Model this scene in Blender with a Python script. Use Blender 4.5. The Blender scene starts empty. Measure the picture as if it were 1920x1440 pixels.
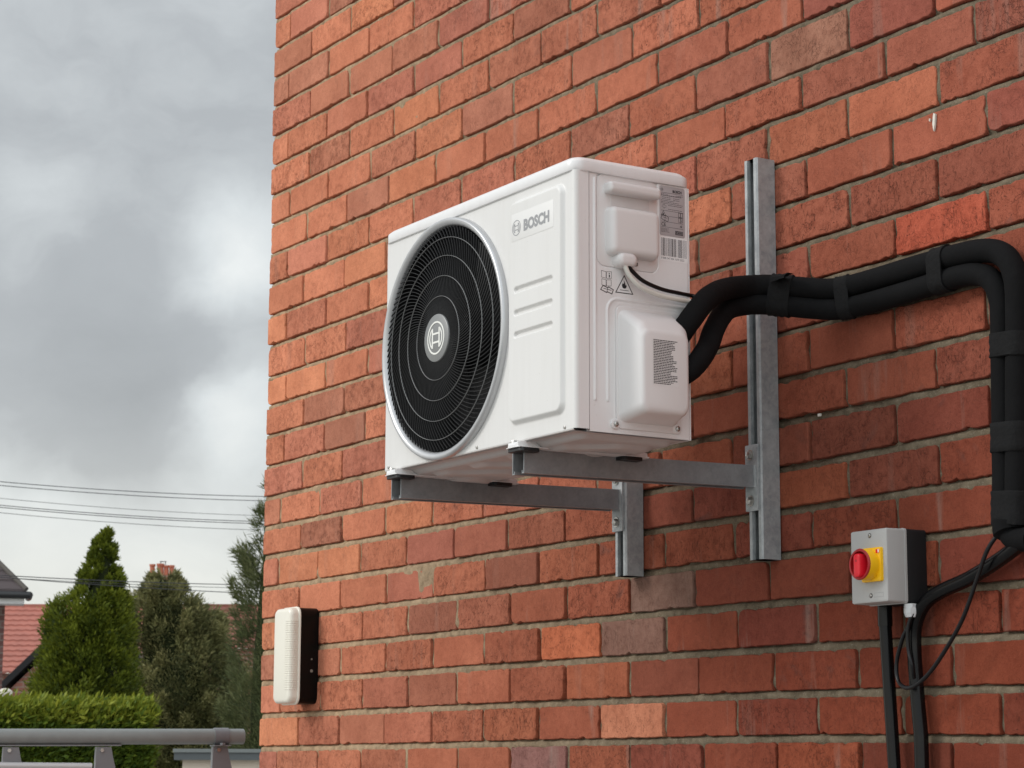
import bpy, math, random
import numpy as np
from mathutils import Vector, Matrix, noise
random.seed(7)
rng = np.random.default_rng(11)
PI = math.pi
scene = bpy.context.scene
COL = scene.collection

# ------------------------------------------------------------------ camera
YAW, PITCH, ROLL = 1.018998, 0.1682266, 0.0033580
Z0 = 3.77                                   # height of bed joint number 0 of the wall
CAM = Vector((5.549392, -2.622202, Z0 - 2.068125))
FPX = 4200.0
_f = Vector((-math.sin(YAW)*math.cos(PITCH), math.cos(YAW)*math.cos(PITCH), math.sin(PITCH)))
_r0 = Vector((math.cos(YAW), math.sin(YAW), 0)); _u0 = _r0.cross(_f)
_r = math.cos(ROLL)*_r0 + math.sin(ROLL)*_u0
_u = math.cos(ROLL)*_u0 - math.sin(ROLL)*_r0
cd = bpy.data.cameras.new('camera'); cam = bpy.data.objects.new('camera', cd); COL.objects.link(cam)
m = Matrix((_r, _u, -_f)).transposed().to_4x4(); m.translation = CAM; cam.matrix_world = m
cd.sensor_width = 36; cd.lens = FPX/1920*36; cd.clip_start = .05; cd.clip_end = 2000
cd.dof.use_dof = True; cd.dof.focus_distance = 4.3; cd.dof.aperture_fstop = 24
scene.camera = cam

# ------------------------------------------------------------------ light
SUN_EL, SUN_AZ = math.radians(32), math.radians(208)     # light from the upper left, in front of the wall
sd = bpy.data.lights.new('sun', 'SUN'); sd.energy = 1.25; sd.angle = math.radians(18); sd.color = (1, .97, .93)
sun = bpy.data.objects.new('sun', sd); COL.objects.link(sun)
sdir = Vector((math.sin(SUN_AZ)*math.cos(SUN_EL), math.cos(SUN_AZ)*math.cos(SUN_EL), math.sin(SUN_EL)))
sun.rotation_euler = sdir.to_track_quat('Z', 'Y').to_euler(); sun.location = (0, -5, 12)

w = bpy.data.worlds.new('World'); scene.world = w; w.use_nodes = True
nt = w.node_tree; nt.nodes.clear(); N = nt.nodes; L = nt.links
def wn(t, **k):
    n = N.new(t)
    for a, b in k.items(): setattr(n, a, b)
    return n
def ray(px, py): return (_f + _r*(px-960)/FPX - _u*(py-720)/FPX).normalized()
sky = wn('ShaderNodeTexSky', sky_type='NISHITA', sun_disc=False, sun_elevation=SUN_EL, sun_rotation=SUN_AZ, air_density=1.5, dust_density=3)
bsky = wn('ShaderNodeBackground'); bsky.inputs[1].default_value = .07; L.new(sky.outputs[0], bsky.inputs[0])
tc = wn('ShaderNodeTexCoord')
def vmath(op, a, b=None):
    n = wn('ShaderNodeVectorMath', operation=op)
    for i, s in enumerate((a, b)):
        if s is None: continue
        if isinstance(s, (tuple, Vector)): n.inputs[i].default_value = s
        elif isinstance(s, (int, float)): n.inputs[3].default_value = s
        else: L.new(s, n.inputs[i])
    return n
def fmath(op, a, b=None, clamp=False):
    n = wn('ShaderNodeMath', operation=op, use_clamp=clamp)
    for i, s in enumerate((a, b)):
        if s is None: continue
        if isinstance(s, (int, float)): n.inputs[i].default_value = s
        else: L.new(s, n.inputs[i])
    return n.outputs[0]
n1 = wn('ShaderNodeTexNoise'); n1.inputs['Scale'].default_value = 16; n1.inputs['Detail'].default_value = 5; n1.inputs['Roughness'].default_value = .5
L.new(tc.outputs['Generated'], n1.inputs['Vector'])
wv = vmath('SUBTRACT', n1.outputs['Color'], (.5, .5, .5))
ws = vmath('SCALE', wv.outputs[0], .055); 
wd = vmath('ADD', tc.outputs['Generated'], ws.outputs[0])
val = .5
terms = None
# soft brighter and darker patches of the cloud deck, each at its bearing
for px, py, sg, am in ((455, 500, .027, .32), (430, 420, .03, .12), (440, 800, .022, .32), (520, 760, .02, .10), (400, 740, .012, .12), (60, 350, .028, .12), (60, 460, .02, .06),
                       (150, 620, .060, -.09), (300, 680, .035, -.06), (260, 740, .045, -.07), (480, 60, .035, -.06), (100, 40, .05, -.04), (420, 300, .025, -.06), (200, 860, .03, -.08),
                       (380, 1050, .040, .14), (60, 1010, .03, .14), (250, 1090, .05, .10)):
    d = ray(px, py)
    v = vmath('DISTANCE', wd.outputs[0], d)
    e = fmath('POWER', fmath('DIVIDE', v.outputs['Value'], sg), 2.0)
    g = fmath('MULTIPLY', fmath('EXPONENT', fmath('MULTIPLY', e, -1.0)), am)
    terms = g if terms is None else fmath('ADD', terms, g)
n2 = wn('ShaderNodeTexNoise'); n2.inputs['Scale'].default_value = 5; n2.inputs['Detail'].default_value = 7; n2.inputs['Roughness'].default_value = .5
L.new(vmath('MULTIPLY', wd.outputs[0], (1, 1, 2.2)).outputs[0], n2.inputs['Vector'])
n3 = fmath('MULTIPLY', fmath('SUBTRACT', n2.outputs[0], .5), .5)
n4 = wn('ShaderNodeTexNoise'); n4.inputs['Scale'].default_value = 22; n4.inputs['Detail'].default_value = 8; n4.inputs['Roughness'].default_value = .6; n4.inputs['Distortion'].default_value = .3
L.new(vmath('MULTIPLY', wd.outputs[0], (1, 1, 1.8)).outputs[0], n4.inputs['Vector'])
n3 = fmath('ADD', n3, fmath('MULTIPLY', fmath('SUBTRACT', n4.outputs[0], .5), .20))
val = fmath('ADD', fmath('ADD', terms, n3), .52)
cr = wn('ShaderNodeValToRGB'); el = cr.color_ramp.elements
el[0].position = .2; el[0].color = (.315, .333, .352, 1)
el[1].position = 1.0; el[1].color = (.83, .85, .84, 1)
e = el.new(.45); e.color = (.39, .412, .432, 1)
e = el.new(.7); e.color = (.60, .635, .65, 1)
L.new(val, cr.inputs[0])
sep = wn('ShaderNodeSeparateXYZ'); L.new(tc.outputs['Generated'], sep.inputs[0])
# warm paler band close to the horizon
hz = fmath('EXPONENT', fmath('MULTIPLY', fmath('POWER', fmath('DIVIDE', sep.outputs['Z'], .085), 2.0), -1.0))
mixh = wn('ShaderNodeMix', data_type='RGBA'); L.new(fmath('MULTIPLY', hz, .85), mixh.inputs[0]); L.new(cr.outputs[0], mixh.inputs[6]); mixh.inputs[7].default_value = (.80, .785, .68, 1)
mr = wn('ShaderNodeMapRange', interpolation_type='SMOOTHSTEP'); mr.inputs['From Min'].default_value = .28; mr.inputs['From Max'].default_value = 1.0
mr.inputs['To Min'].default_value = 1.0; mr.inputs['To Max'].default_value = 1.55; L.new(sep.outputs['Z'], mr.inputs[0])
# unseen sky on the camera side brightened, added to light the unit's end panel
dt = vmath('DOT_PRODUCT', tc.outputs['Generated'], (.78, -.62, 0.0))
br_ = wn('ShaderNodeMapRange', interpolation_type='SMOOTHSTEP'); br_.inputs['From Min'].default_value = -.3; br_.inputs['From Max'].default_value = 1.0
br_.inputs['To Min'].default_value = 1.0; br_.inputs['To Max'].default_value = 2.1; L.new(dt.outputs['Value'], br_.inputs[0])
bcl = wn('ShaderNodeBackground'); L.new(mixh.outputs[2], bcl.inputs[0]); L.new(fmath('MULTIPLY', mr.outputs[0], br_.outputs[0]), bcl.inputs[1])
mx = wn('ShaderNodeMixShader'); mx.inputs[0].default_value = .92; L.new(bsky.outputs[0], mx.inputs[1]); L.new(bcl.outputs[0], mx.inputs[2])
wo = wn('ShaderNodeOutputWorld'); L.new(mx.outputs[0], wo.inputs[0])

scene.view_settings.view_transform = 'Standard'; scene.view_settings.look = 'None'
scene.view_settings.gamma = 1; scene.view_settings.exposure = 0.32
scene.view_settings.use_curve_mapping = False
scene.render.engine = 'CYCLES'; scene.render.resolution_x = 1024; scene.render.resolution_y = 768

# ------------------------------------------------------------------ helpers
def onY(px, py, y):
    d = ray(px, py); return CAM + d*((y-CAM.y)/d.y)
_F = Vector((-math.sin(YAW), math.cos(YAW), 0)); _R = Vector((math.cos(YAW), math.sin(YAW), 0))
def far(px, py, d):                          # point on that line of sight, d metres away over the ground
    v = ray(px, py); return CAM + v*(d/v.dot(_F))
def project(p):
    d = Vector(p)-CAM; z = d.dot(_f); return 960+FPX*d.dot(_r)/z, 720-FPX*d.dot(_u)/z
def link(name, me, mat, parent=None, loc=None):
    o = bpy.data.objects.new(name, me); COL.objects.link(o)
    if mat is not None and len(me.materials) == 0: me.materials.append(mat)
    if parent: o.parent = parent
    if loc is not None: o.location = loc
    return o
def tag(o, label=None, cat=None, group=None, kind=None):
    if label: o['label'] = label
    if cat: o['category'] = cat
    if group: o['group'] = group
    if kind: o['kind'] = kind
    return o
def thing(name, loc, label, cat, group=None, rotz=0):
    o = bpy.data.objects.new(name, None); COL.objects.link(o); o.location = loc; o.rotation_euler = (0, 0, rotz)
    o.empty_display_size = .1
    return tag(o, label, cat, group)
class MB:
    def __init__(s): s.v = []; s.f = []; s.sm = []
    def add(s, vs, fs, smooth=False):
        b = len(s.v); s.v += [tuple(x) for x in vs]
        for f in fs: s.f.append(tuple(b+i for i in f)); s.sm.append(smooth)
    def box(s, a, b, M=None):
        (x0, y0, z0), (x1, y1, z1) = a, b
        vs = [Vector(p) for p in ((x0,y0,z0),(x1,y0,z0),(x1,y1,z0),(x0,y1,z0),(x0,y0,z1),(x1,y0,z1),(x1,y1,z1),(x0,y1,z1))]
        if M is not None: vs = [M @ v for v in vs]
        s.add(vs, [(0,3,2,1),(4,5,6,7),(0,1,5,4),(1,2,6,5),(2,3,7,6),(3,0,4,7)])
    def loft(s, loops, cap0=True, cap1=True, closed=True, smooth=True):
        n = len(loops[0]); b = len(s.v)
        for lp in loops: s.v += [tuple(x) for x in lp]
        for k in range(len(loops)-1):
            for i in range(n if closed else n-1):
                j = (i+1) % n
                s.f.append((b+k*n+i, b+k*n+j, b+(k+1)*n+j, b+(k+1)*n+i)); s.sm.append(smooth)
        if cap0: s.f.append(tuple(b+i for i in reversed(range(n)))); s.sm.append(False)
        if cap1: s.f.append(tuple(b+(len(loops)-1)*n+i for i in range(n))); s.sm.append(False)
    def tube(s, pts, r, seg=12, cap=True):
        pts = [Vector(p) for p in pts]; rs = r if isinstance(r, (list, tuple)) else [r]*len(pts)
        T = [(pts[min(i+1, len(pts)-1)]-pts[max(i-1, 0)]).normalized() for i in range(len(pts))]
        a = Vector((0, 0, 1)) if abs(T[0].z) < .9 else Vector((1, 0, 0))
        x = T[0].cross(a).normalized(); loops = []
        for i, p in enumerate(pts):
            x = (x - T[i]*x.dot(T[i])).normalized(); y = T[i].cross(x)
            loops.append([p+rs[i]*(math.cos(t*2*PI/seg)*x+math.sin(t*2*PI/seg)*y) for t in range(seg)])
        s.loft(loops, cap, cap)
    def cyl(s, c, ax, r, h, seg=20, bev=0):
        c = Vector(c); ax = Vector(ax).normalized(); pts = [c, c+ax*(h-bev)] ; rs = [r, r]
        if bev: pts += [c+ax*(h-bev*.3), c+ax*h]; rs += [r-bev*.3, r-bev]
        a = Vector((0, 0, 1)) if abs(ax.z) < .9 else Vector((1, 0, 0)); x = ax.cross(a).normalized(); y = ax.cross(x)
        s.loft([[p+q*(math.cos(t*2*PI/seg)*x+math.sin(t*2*PI/seg)*y) for t in range(seg)] for p, q in zip(pts, rs)])
    def mesh(s, name, sharp=38, recalc=True):
        me = bpy.data.meshes.new(name); me.from_pydata(s.v, [], s.f)
        me.polygons.foreach_set('use_smooth', s.sm)
        if recalc:
            import bmesh
            bm = bmesh.new(); bm.from_mesh(me); bmesh.ops.recalc_face_normals(bm, faces=bm.faces); bm.to_mesh(me); bm.free()
        me.set_sharp_from_angle(angle=math.radians(sharp)); me.update(); return me
    def obj(s, name, mat, parent=None, loc=None, sharp=38, recalc=True): return link(name, s.mesh(name, sharp, recalc), mat, parent, loc)
def rrect(w, h, r, n=5):                     # rounded rectangle, centred, list of (u, v)
    r = max(min(r, w/2-1e-5, h/2-1e-5), 1e-5); o = []
    for cx, cy, a0 in ((w/2-r, h/2-r, 0), (-w/2+r, h/2-r, PI/2), (-w/2+r, -h/2+r, PI), (w/2-r, -h/2+r, 1.5*PI)):
        for k in range(n+1):
            a = a0+k*PI/2/n; o.append((cx+r*math.cos(a), cy+r*math.sin(a)))
    return o
FR = lambda u, v, n: Vector((u, -n, v))      # face looking to -y
SD = lambda u, v, n: Vector((n, u, v))       # face looking to +x
def pad(mb, fr, u0, u1, v0, v1, r, prof, base=0, n=5):
    """rounded plate on a face; prof = list of (inset, height)"""
    w, h = u1-u0, v1-v0; cu, cv = (u0+u1)/2, (v0+v1)/2
    loops = []
    for ins, ht in prof:
        loops.append([fr(cu+a, cv+b, base+ht) for a, b in rrect(w-2*ins, h-2*ins, r-ins*.8, n)])
    mb.loft(loops, True, True)
def bev(h, b): return [(0, 0), (0, h-b), (b*.3, h-b*.3), (b, h)]
def grid_mesh(name, P, mat, parent=None, loc=None, sharp=60):
    P = np.asarray(P, dtype=np.float32); a, b = P.shape[:2]
    idx = np.arange(a*b).reshape(a, b)
    q = np.stack([idx[:-1, :-1], idx[1:, :-1], idx[1:, 1:], idx[:-1, 1:]], -1).reshape(-1, 4)
    me = bpy.data.meshes.new(name); me.vertices.add(a*b); me.vertices.foreach_set('co', P.reshape(-1))
    me.loops.add(q.size); me.loops.foreach_set('vertex_index', q.reshape(-1).astype(np.int32))
    me.polygons.add(len(q)); me.polygons.foreach_set('loop_start', np.arange(0, q.size, 4, dtype=np.int32))
    me.polygons.foreach_set('use_smooth', [True]*len(q)); me.update(calc_edges=True)
    return link(name, me, mat, parent, loc)
def spline(P, n=8):
    P = [Vector(p) for p in P]; out = []
    for i in range(len(P)-1):
        a, b, c, d = P[max(i-1, 0)], P[i], P[i+1], P[min(i+2, len(P)-1)]
        for k in range(n):
            t = k/n; out.append(.5*((2*b)+(-a+c)*t+(2*a-5*b+4*c-d)*t*t+(-a+3*b-3*c+d)*t**3))
    return out+[P[-1]]

# ------------------------------------------------------------------ materials
def mat(name, col, rough=.5, metal=0, spec=.5, coat=0):
    M = bpy.data.materials.new(name); M.use_nodes = True; b = M.node_tree.nodes['Principled BSDF']
    b.inputs['Base Color'].default_value = (*col, 1); b.inputs['Roughness'].default_value = rough; b.inputs['Metallic'].default_value = metal
    b.inputs['Specular IOR Level'].default_value = spec; b.inputs['Coat Weight'].default_value = coat
    M.diffuse_color = (*col, 1)
    return M
class G:                                      # short helper for material graphs
    def __init__(s, M): s.t = M.node_tree; s.b = s.t.nodes['Principled BSDF']
    def n(s, t, ins={}, **k):
        n = s.t.nodes.new(t)
        for a, b in k.items(): setattr(n, a, b)
        for a, b in ins.items():
            if hasattr(b, 'links') or isinstance(b, bpy.types.NodeSocket): s.t.links.new(b, n.inputs[a])
            else: n.inputs[a].default_value = b
        return n
    def l(s, a, b): s.t.links.new(a, s.b.inputs[b])
    def ramp(s, fac, stops, interp='LINEAR'):
        r = s.n('ShaderNodeValToRGB', {0: fac}); e = r.color_ramp.elements; r.color_ramp.interpolation = interp
        e[0].position, e[0].color = stops[0][0], (*stops[0][1], 1); e[1].position, e[1].color = stops[1][0], (*stops[1][1], 1)
        for p, c in stops[2:]: x = e.new(p); x.color = (*c, 1)
        return r.outputs[0]
    def gray(s, fac, a, b): return s.ramp(fac, [(a, (0, 0, 0)), (b, (1, 1, 1))])
    def mix(s, f, a, b, mode='MIX'):
        r = s.n('ShaderNodeMix', data_type='RGBA', blend_type=mode)
        for i, x in ((0, f), (6, a), (7, b)):
            if isinstance(x, bpy.types.NodeSocket): s.t.links.new(x, r.inputs[i])
            else: r.inputs[i].default_value = x if i == 0 else (*x, 1)
        return r.outputs[2]
    def m(s, op, a, b=0.0, clamp=False):
        r = s.n('ShaderNodeMath', {0: a, 1: b}, operation=op, use_clamp=clamp); return r.outputs[0]
    def noise(s, vec, sc, det=4, ro=.55, dist=0):
        return s.n('ShaderNodeTexNoise', {'Vector': vec, 'Scale': sc, 'Detail': det, 'Roughness': ro, 'Distortion': dist}).outputs[0]
    def bump(s, h, st=.3, d=.001, nrm=None):
        i = {'Height': h, 'Strength': st, 'Distance': d}
        if nrm: i['Normal'] = nrm
        return s.n('ShaderNodeBump', i).outputs[0]
def speckled(name, col, var=.08, rough=.5, metal=0, sc=40, bump=.0, bsc=200, bd=.0005, spec=.5):
    M = mat(name, col, rough, metal, spec); g = G(M); c = g.n('ShaderNodeTexCoord').outputs['Object']
    a = g.noise(c, sc, 5)
    g.l(g.mix(a, tuple(x*(1-var) for x in col), tuple(min(1, x*(1+var)) for x in col)), 'Base Color')
    g.l(g.m('ADD', g.m('MULTIPLY', a, .2), rough-.1), 'Roughness')
    if bump: g.l(g.bump(g.noise(c, bsc, 3), bump, bd), 'Normal')
    return M

# brick: tone from the object's own colour, wear from its alpha
MBR = mat('brick', (.5, .18, .1), .9, spec=.08); g = G(MBR)
oi = g.n('ShaderNodeObjectInfo'); tcn = g.n('ShaderNodeTexCoord').outputs['Object']
off = g.n('ShaderNodeVectorMath', {0: tcn}, operation='ADD')
sc3 = g.n('ShaderNodeCombineXYZ', {0: g.m('MULTIPLY', oi.outputs['Random'], 37.0), 1: g.m('MULTIPLY', oi.outputs['Random'], 91.0), 2: g.m('MULTIPLY', oi.outputs['Random'], 13.0)})
g.t.links.new(sc3.outputs[0], off.inputs[1]); V = off.outputs[0]
big = g.noise(V, 9, 3); mid = g.noise(V, 60, 5, .6); fin = g.noise(V, 380, 4, .7)
rv = g.n('ShaderNodeMapRange', {0: g.n('ShaderNodeTexWhiteNoise', {'W': oi.outputs['Random']}, noise_dimensions='1D').outputs[0], 3: .35, 4: 1.35}).outputs[0]
c0 = oi.outputs['Color']
c1 = g.mix(g.gray(big, .3, .7), g.mix(1.0, c0, (.86, .80, .78), 'MULTIPLY'), g.mix(1.0, c0, (1.1, 1.09, 1.08), 'MULTIPLY'))
c2 = g.mix(g.m('MULTIPLY', g.gray(mid, .42, .72), g.m('MULTIPLY', rv, .7)), c1, g.mix(1.0, c1, (.70, .62, .60), 'MULTIPLY'))
c2 = g.mix(g.m('MULTIPLY', g.gray(fin, .5, .7), .6), c2, g.mix(1.0, c2, (.66, .58, .55), 'MULTIPLY'))
c2 = g.mix(g.m('MULTIPLY', g.gray(g.noise(V, 150, 3, .6), .52, .72), .5), c2, g.mix(1.0, c2, (1.22, 1.24, 1.25), 'MULTIPLY'))
# vertical drag marks and pale smears
st = g.n('ShaderNodeVectorMath', {0: V, 1: (14, 14, 1.5)}, operation='MULTIPLY').outputs[0]
smear = g.gray(g.noise(st, 1.2, 4, .6), .60, .74)
c3 = g.mix(g.m('MULTIPLY', smear, g.m('MULTIPLY', oi.outputs['Alpha'], .55)), c2, (.30, .24, .20))
dark = g.gray(g.noise(V, 16, 4, .6, .8), .60, .80)
c4 = g.mix(g.m('MULTIPLY', dark, g.m('MULTIPLY', oi.outputs['Alpha'], .7)), c3, (.09, .065, .06))
# fine cracks and pits
wv_ = g.n('ShaderNodeVectorMath', {0: g.n('ShaderNodeTexNoise', {'Vector': V, 'Scale': 45.0, 'Detail': 3.0}).outputs['Color'], 1: (.03, .03, .03)}, operation='MULTIPLY').outputs[0]
Vw = g.n('ShaderNodeVectorMath', {0: V, 1: wv_}, operation='ADD').outputs[0]
vor = g.n('ShaderNodeTexVoronoi', {'Vector': Vw, 'Scale': 75.0}, feature='DISTANCE_TO_EDGE').outputs[0]
crk = g.m('MULTIPLY', g.m('SUBTRACT', 1.0, g.gray(vor, .0, .06)), g.gray(g.noise(V, 30, 3), .46, .60))
pit = g.m('SUBTRACT', 1.0, g.gray(g.n('ShaderNodeTexVoronoi', {'Vector': Vw, 'Scale': 130.0}).outputs[0], .10, .22))
pit = g.m('MULTIPLY', pit, g.gray(g.noise(V, 22, 2), .44, .58))
scr = g.noise(g.n('ShaderNodeVectorMath', {0: V, 1: (160, 60, 60)}, operation='MULTIPLY').outputs[0], 1.6, 5, .75, .6)
scr = g.m('MULTIPLY', g.gray(scr, .56, .66), g.gray(g.noise(V, 26, 3), .42, .6))
marks = g.m('MAXIMUM', g.m('MULTIPLY', crk, .36), g.m('MAXIMUM', g.m('MULTIPLY', pit, .6), g.m('MULTIPLY', scr, .5)))
marks = g.m('MULTIPLY', marks, rv, True)
c5 = g.mix(marks, c4, (.085, .036, .026))
g.l(c5, 'Base Color')
hgt = g.m('SUBTRACT', g.m('ADD', g.m('MULTIPLY', mid, .9), g.m('MULTIPLY', fin, .55)), g.m('MULTIPLY', marks, .9))
g.l(g.bump(hgt, 1.0, .0024), 'Normal')

MMO = mat('mortar', (.33, .27, .19), .95, spec=.06); g = G(MMO); c = g.n('ShaderNodeTexCoord').outputs['Object']
a = g.noise(c, 3, 3); b = g.noise(c, 300, 4, .7); d = g.noise(c, 40, 4, .6)
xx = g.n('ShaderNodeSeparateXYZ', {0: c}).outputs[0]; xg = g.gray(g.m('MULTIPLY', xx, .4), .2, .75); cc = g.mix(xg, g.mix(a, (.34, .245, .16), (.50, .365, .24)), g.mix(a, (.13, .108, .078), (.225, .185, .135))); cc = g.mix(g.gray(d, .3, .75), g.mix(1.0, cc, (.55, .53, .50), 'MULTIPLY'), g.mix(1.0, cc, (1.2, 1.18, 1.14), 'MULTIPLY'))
cc = g.mix(g.m('MULTIPLY', g.gray(b, .55, .8), .5), cc, (.5, .45, .36)); g.l(cc, 'Base Color')
g.l(g.bump(g.m('ADD', g.m('MULTIPLY', b, .5), d), 1.0, .003), 'Normal')

MWH = speckled('white_painted_steel', (.745, .742, .745), .025, .32, 0, 6, .12, 900, .0002, .5)
MWG = speckled('white_front_panel', (.695, .688, .675), .02, .36, 0, 6, .10, 700, .0002, .5)
for M in (MWH, MWG):
    g = G(M); c = g.n('ShaderNodeTexCoord').outputs['Object']; old = g.b.inputs['Base Color'].links[0].from_socket
    st = g.n('ShaderNodeVectorMath', {0: c, 1: (60, 60, 3)}, operation='MULTIPLY').outputs[0]
    f_ = g.m('MULTIPLY', g.gray(g.noise(st, 1.0, 5, .65), .45, .8), .10)
    dt_ = g.m('MULTIPLY', g.gray(g.noise(c, 260, 2, .5), .70, .78), .35)
    g.l(g.mix(g.m('MAXIMUM', f_, dt_), old, (.42, .39, .34)), 'Base Color')
MPL = speckled('white_plastic', (.70, .685, .68), .025, .42, 0, 12, .15, 1500, .0002, .4)
MRG = speckled('silver_ring', (.50, .505, .515), .04, .34, .55, 8, 0)
MBK = mat('black_plastic', (.008, .008, .009), .45)
MGR = mat('grille_black', (.026, .026, .027), .4, spec=.35)
MGL = mat('grille_ring_grey', (.17, .17, .17), .35)
MBDG = mat('badge_grey', (.23, .235, .235), .4, .3)
MPRT = mat('print_white', (.78, .78, .74), .5)
MGPR = mat('print_grey', (.30, .305, .315), .5)
MPLT = mat('logo_plate', (.70, .693, .68), .35)
MINK = mat('print_black', (.015, .015, .018), .6)
MBAR = mat('print_barcode_grey', (.22, .22, .24), .6)
MSTK = speckled('silver_label', (.40, .38, .39), .03, .35, .0, 20)
MPAP = mat('label_white', (.80, .80, .80), .45)
MSCR = speckled('zinc_screw', (.45, .44, .42), .15, .3, .9, 200)
# galvanised steel with spangle
def galv(name, lo, hi, rough=.42):
    M = mat(name, lo, rough, .25); g = G(M); c = g.n('ShaderNodeTexCoord').outputs['Object']
    v = g.n('ShaderNodeTexVoronoi', {'Vector': c, 'Scale': 160.0}).outputs['Color']; s_ = g.n('ShaderNodeSeparateColor', {0: v}).outputs[0]
    n_ = g.noise(c, 25, 6, .65); f_ = g.m('ADD', g.m('MULTIPLY', s_, .25), g.m('MULTIPLY', g.gray(n_, .3, .75), .75))
    g.l(g.mix(f_, lo, hi), 'Base Color')
    run = g.noise(g.n('ShaderNodeVectorMath', {0: c, 1: (60, 60, 30)}, operation='MULTIPLY').outputs[0], 2.2, 4, .7, 1.5)
    g.l(g.m('ADD', g.m('MULTIPLY', n_, .3), rough-.12), 'Roughness'); g.l(g.bump(run, .35, .0012), 'Normal')
    return M
MGV = galv('galvanised_steel', (.23, .25, .262), (.46, .48, .485)); MGD = galv('galvanised_arm', (.19, .205, .215), (.30, .315, .325), .40)
MFO = speckled('foam_insulation', (.008, .008, .0085), .35, .9, 0, 30, .6, 60, .002, .09)
MTP = speckled('foam_tape', (.013, .013, .0135), .3, .9, 0, 60, .8, 120, .0022, .10)
MCB = mat('black_cable', (.006, .006, .007), .28, spec=.25); MCW = mat('white_cable', (.62, .61, .56), .45)
MCO = speckled('black_conduit', (.004, .004, .0045), .3, .2, 0, 30, .1, 60, .001, .22)
MGB = speckled('grey_abs', (.40, .398, .39), .05, .5, 0, 30, .15, 1200, .0002)
MBB = speckled('black_abs', (.012, .012, .013), .1, .55, 0, 30, spec=.25)
MYE = mat('yellow_plastic', (.88, .50, .004), .4); MRE = mat('red_plastic', (.70, .008, .022), .38); MRD = mat('deep_red_plastic', (.35, .012, .015), .4)
MGW = mat('gland_white', (.60, .61, .62), .45)
MDF = mat('opal_diffuser', (.76, .73, .64), .28); MDF.node_tree.nodes['Principled BSDF'].inputs['Subsurface Weight'].default_value = .0
MDF.node_tree.nodes['Principled BSDF'].inputs['Subsurface Scale'].default_value = .01
MLB = mat('lamp_black', (.004, .004, .004), .3, spec=.15)

# ------------------------------------------------------------------ ground
g_ = MB(); g_.add([(-160, -60, 0), (60, -60, 0), (60, 160, 0), (-160, 160, 0)], [(0, 1, 2, 3)])
MGRD = speckled('concrete_paving', (.30, .295, .28), .2, .9, 0, 4, .5, 60, .004); tag(g_.obj('ground', MGRD), kind='structure')

# ------------------------------------------------------------------ brick wall
CH = .0843335; PIT = .235
OFF = {0:(-11,-8,-6,-4),1:(-7,-7,-6,-4),2:(-8,-7,-6,-4),3:(-7,-5,-4,-3),4:(-4,-4,-4,-3),5:(-3,-7,-5,-3),6:(-2,-4,-3,-2),7:(-4,2,-2,-1),8:(-2,3,-5,-2),9:(0,1,5,3),
 10:(4,2,-1,1),11:(4,4,5,0),12:(8,6,4,-2),13:(4,4,4,0),14:(2,0,-3,-2),15:(3,0,-4,-3),16:(4,1,-1,-2),17:(2,0,-2,-4),18:(-4,-1,2,-7),19:(-2,-2,-3,-5),20:(0,-2,-5,-7),
 21:(2,-4,-2,4),22:(-1,-4,-1,4),23:(2,-1,-1,5),24:(5,-1,-5,2)}
def bed(j, U):
    o = np.interp(U, (0, 1.25, 2.3, 2.95), OFF[j])/1000 if j in OFF else 0
    return -(j*CH+o)
PJ = {0:{0:-12},2:{0:-16,1:-10,2:-10,3:-11},4:{0:-13,1:-10,2:-14,3:-4,4:-1,5:2,6:6},5:{5:5,6:1},6:{5:3,6:14,7:14,8:18},7:{5:-6,6:-6,7:-8,8:-2},8:{0:1,1:0,2:3,3:3,6:9,7:3,8:6,9:11,10:12},
 9:{7:-17,8:-14,9:-11,10:-6,11:-9},10:{10:4,11:13},11:{9:1,10:8,11:15},12:{11:6},13:{9:3,10:10},15:{8:-2,9:-1,10:2},16:{10:-16,11:-10},17:{8:-6,9:-3,10:-1},18:{10:-17,11:-12},
 20:{2:-1,3:-1,4:-4,5:-3,6:-9,7:-5,8:-15},21:{9:4,11:11},22:{0:9,1:8,2:7,3:0,4:-2,5:-3,6:-12,7:-7,8:-5,10:-1,11:8}}
def joints(r, U1):
    st_ = .1123 if r % 2 == 0 else .2298
    k = 0; out = [0.0]; d = PJ.get(r, {})
    rr = random.Random(r*17+3)
    while st_+k*PIT < U1:
        if k in d: o = d[k]
        elif d: o = float(np.interp(k, sorted(d), [d[q] for q in sorted(d)]))+rr.uniform(-3, 3)
        else: o = rr.uniform(-6, 6)
        out.append(st_+k*PIT+o/1000); k += 1
    return out
def brick_outline(w, h0, h1, rr, n=.012, amp=.0006):
    """front outline; left height h0, right height h1; ragged arris"""
    rc = [rr.choice((.0012, .002, .002, .003, .004, .007, .013)) for _ in range(4)]
    P = []
    cor = [(-w/2, -h0/2, 0), (w/2, -h1/2, 1), (w/2, h1/2, 2), (-w/2, h0/2, 3)]
    for i in range(4):
        x, y, _ = cor[i]; xa, ya, _ = cor[i-1]; xb, yb, _ = cor[(i+1) % 4]
        c = Vector((x, y)); a = (Vector((xa, ya))-c).normalized(); b = (Vector((xb, yb))-c).normalized(); q = rc[i]
        P += [c+a*q, c+(a+b)*q*.30, c+b*q]
        e = Vector((xb, yb)); ln = (e-c).length; k = max(1, int(ln/n))
        for t in range(1, k):
            p = c.lerp(e, t/k); nn = Vector((-b.y, b.x))
            dv = rr.gauss(0, amp)
            if rr.random() < .07: dv += rr.uniform(.0015, .0045)
            p = p+nn*dv + b*rr.uniform(-.003, .003)
            if (p-c).length > q*1.3 and (p-e).length > rc[(i+1) % 4]*1.3: P.append(p)
    return P
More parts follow.
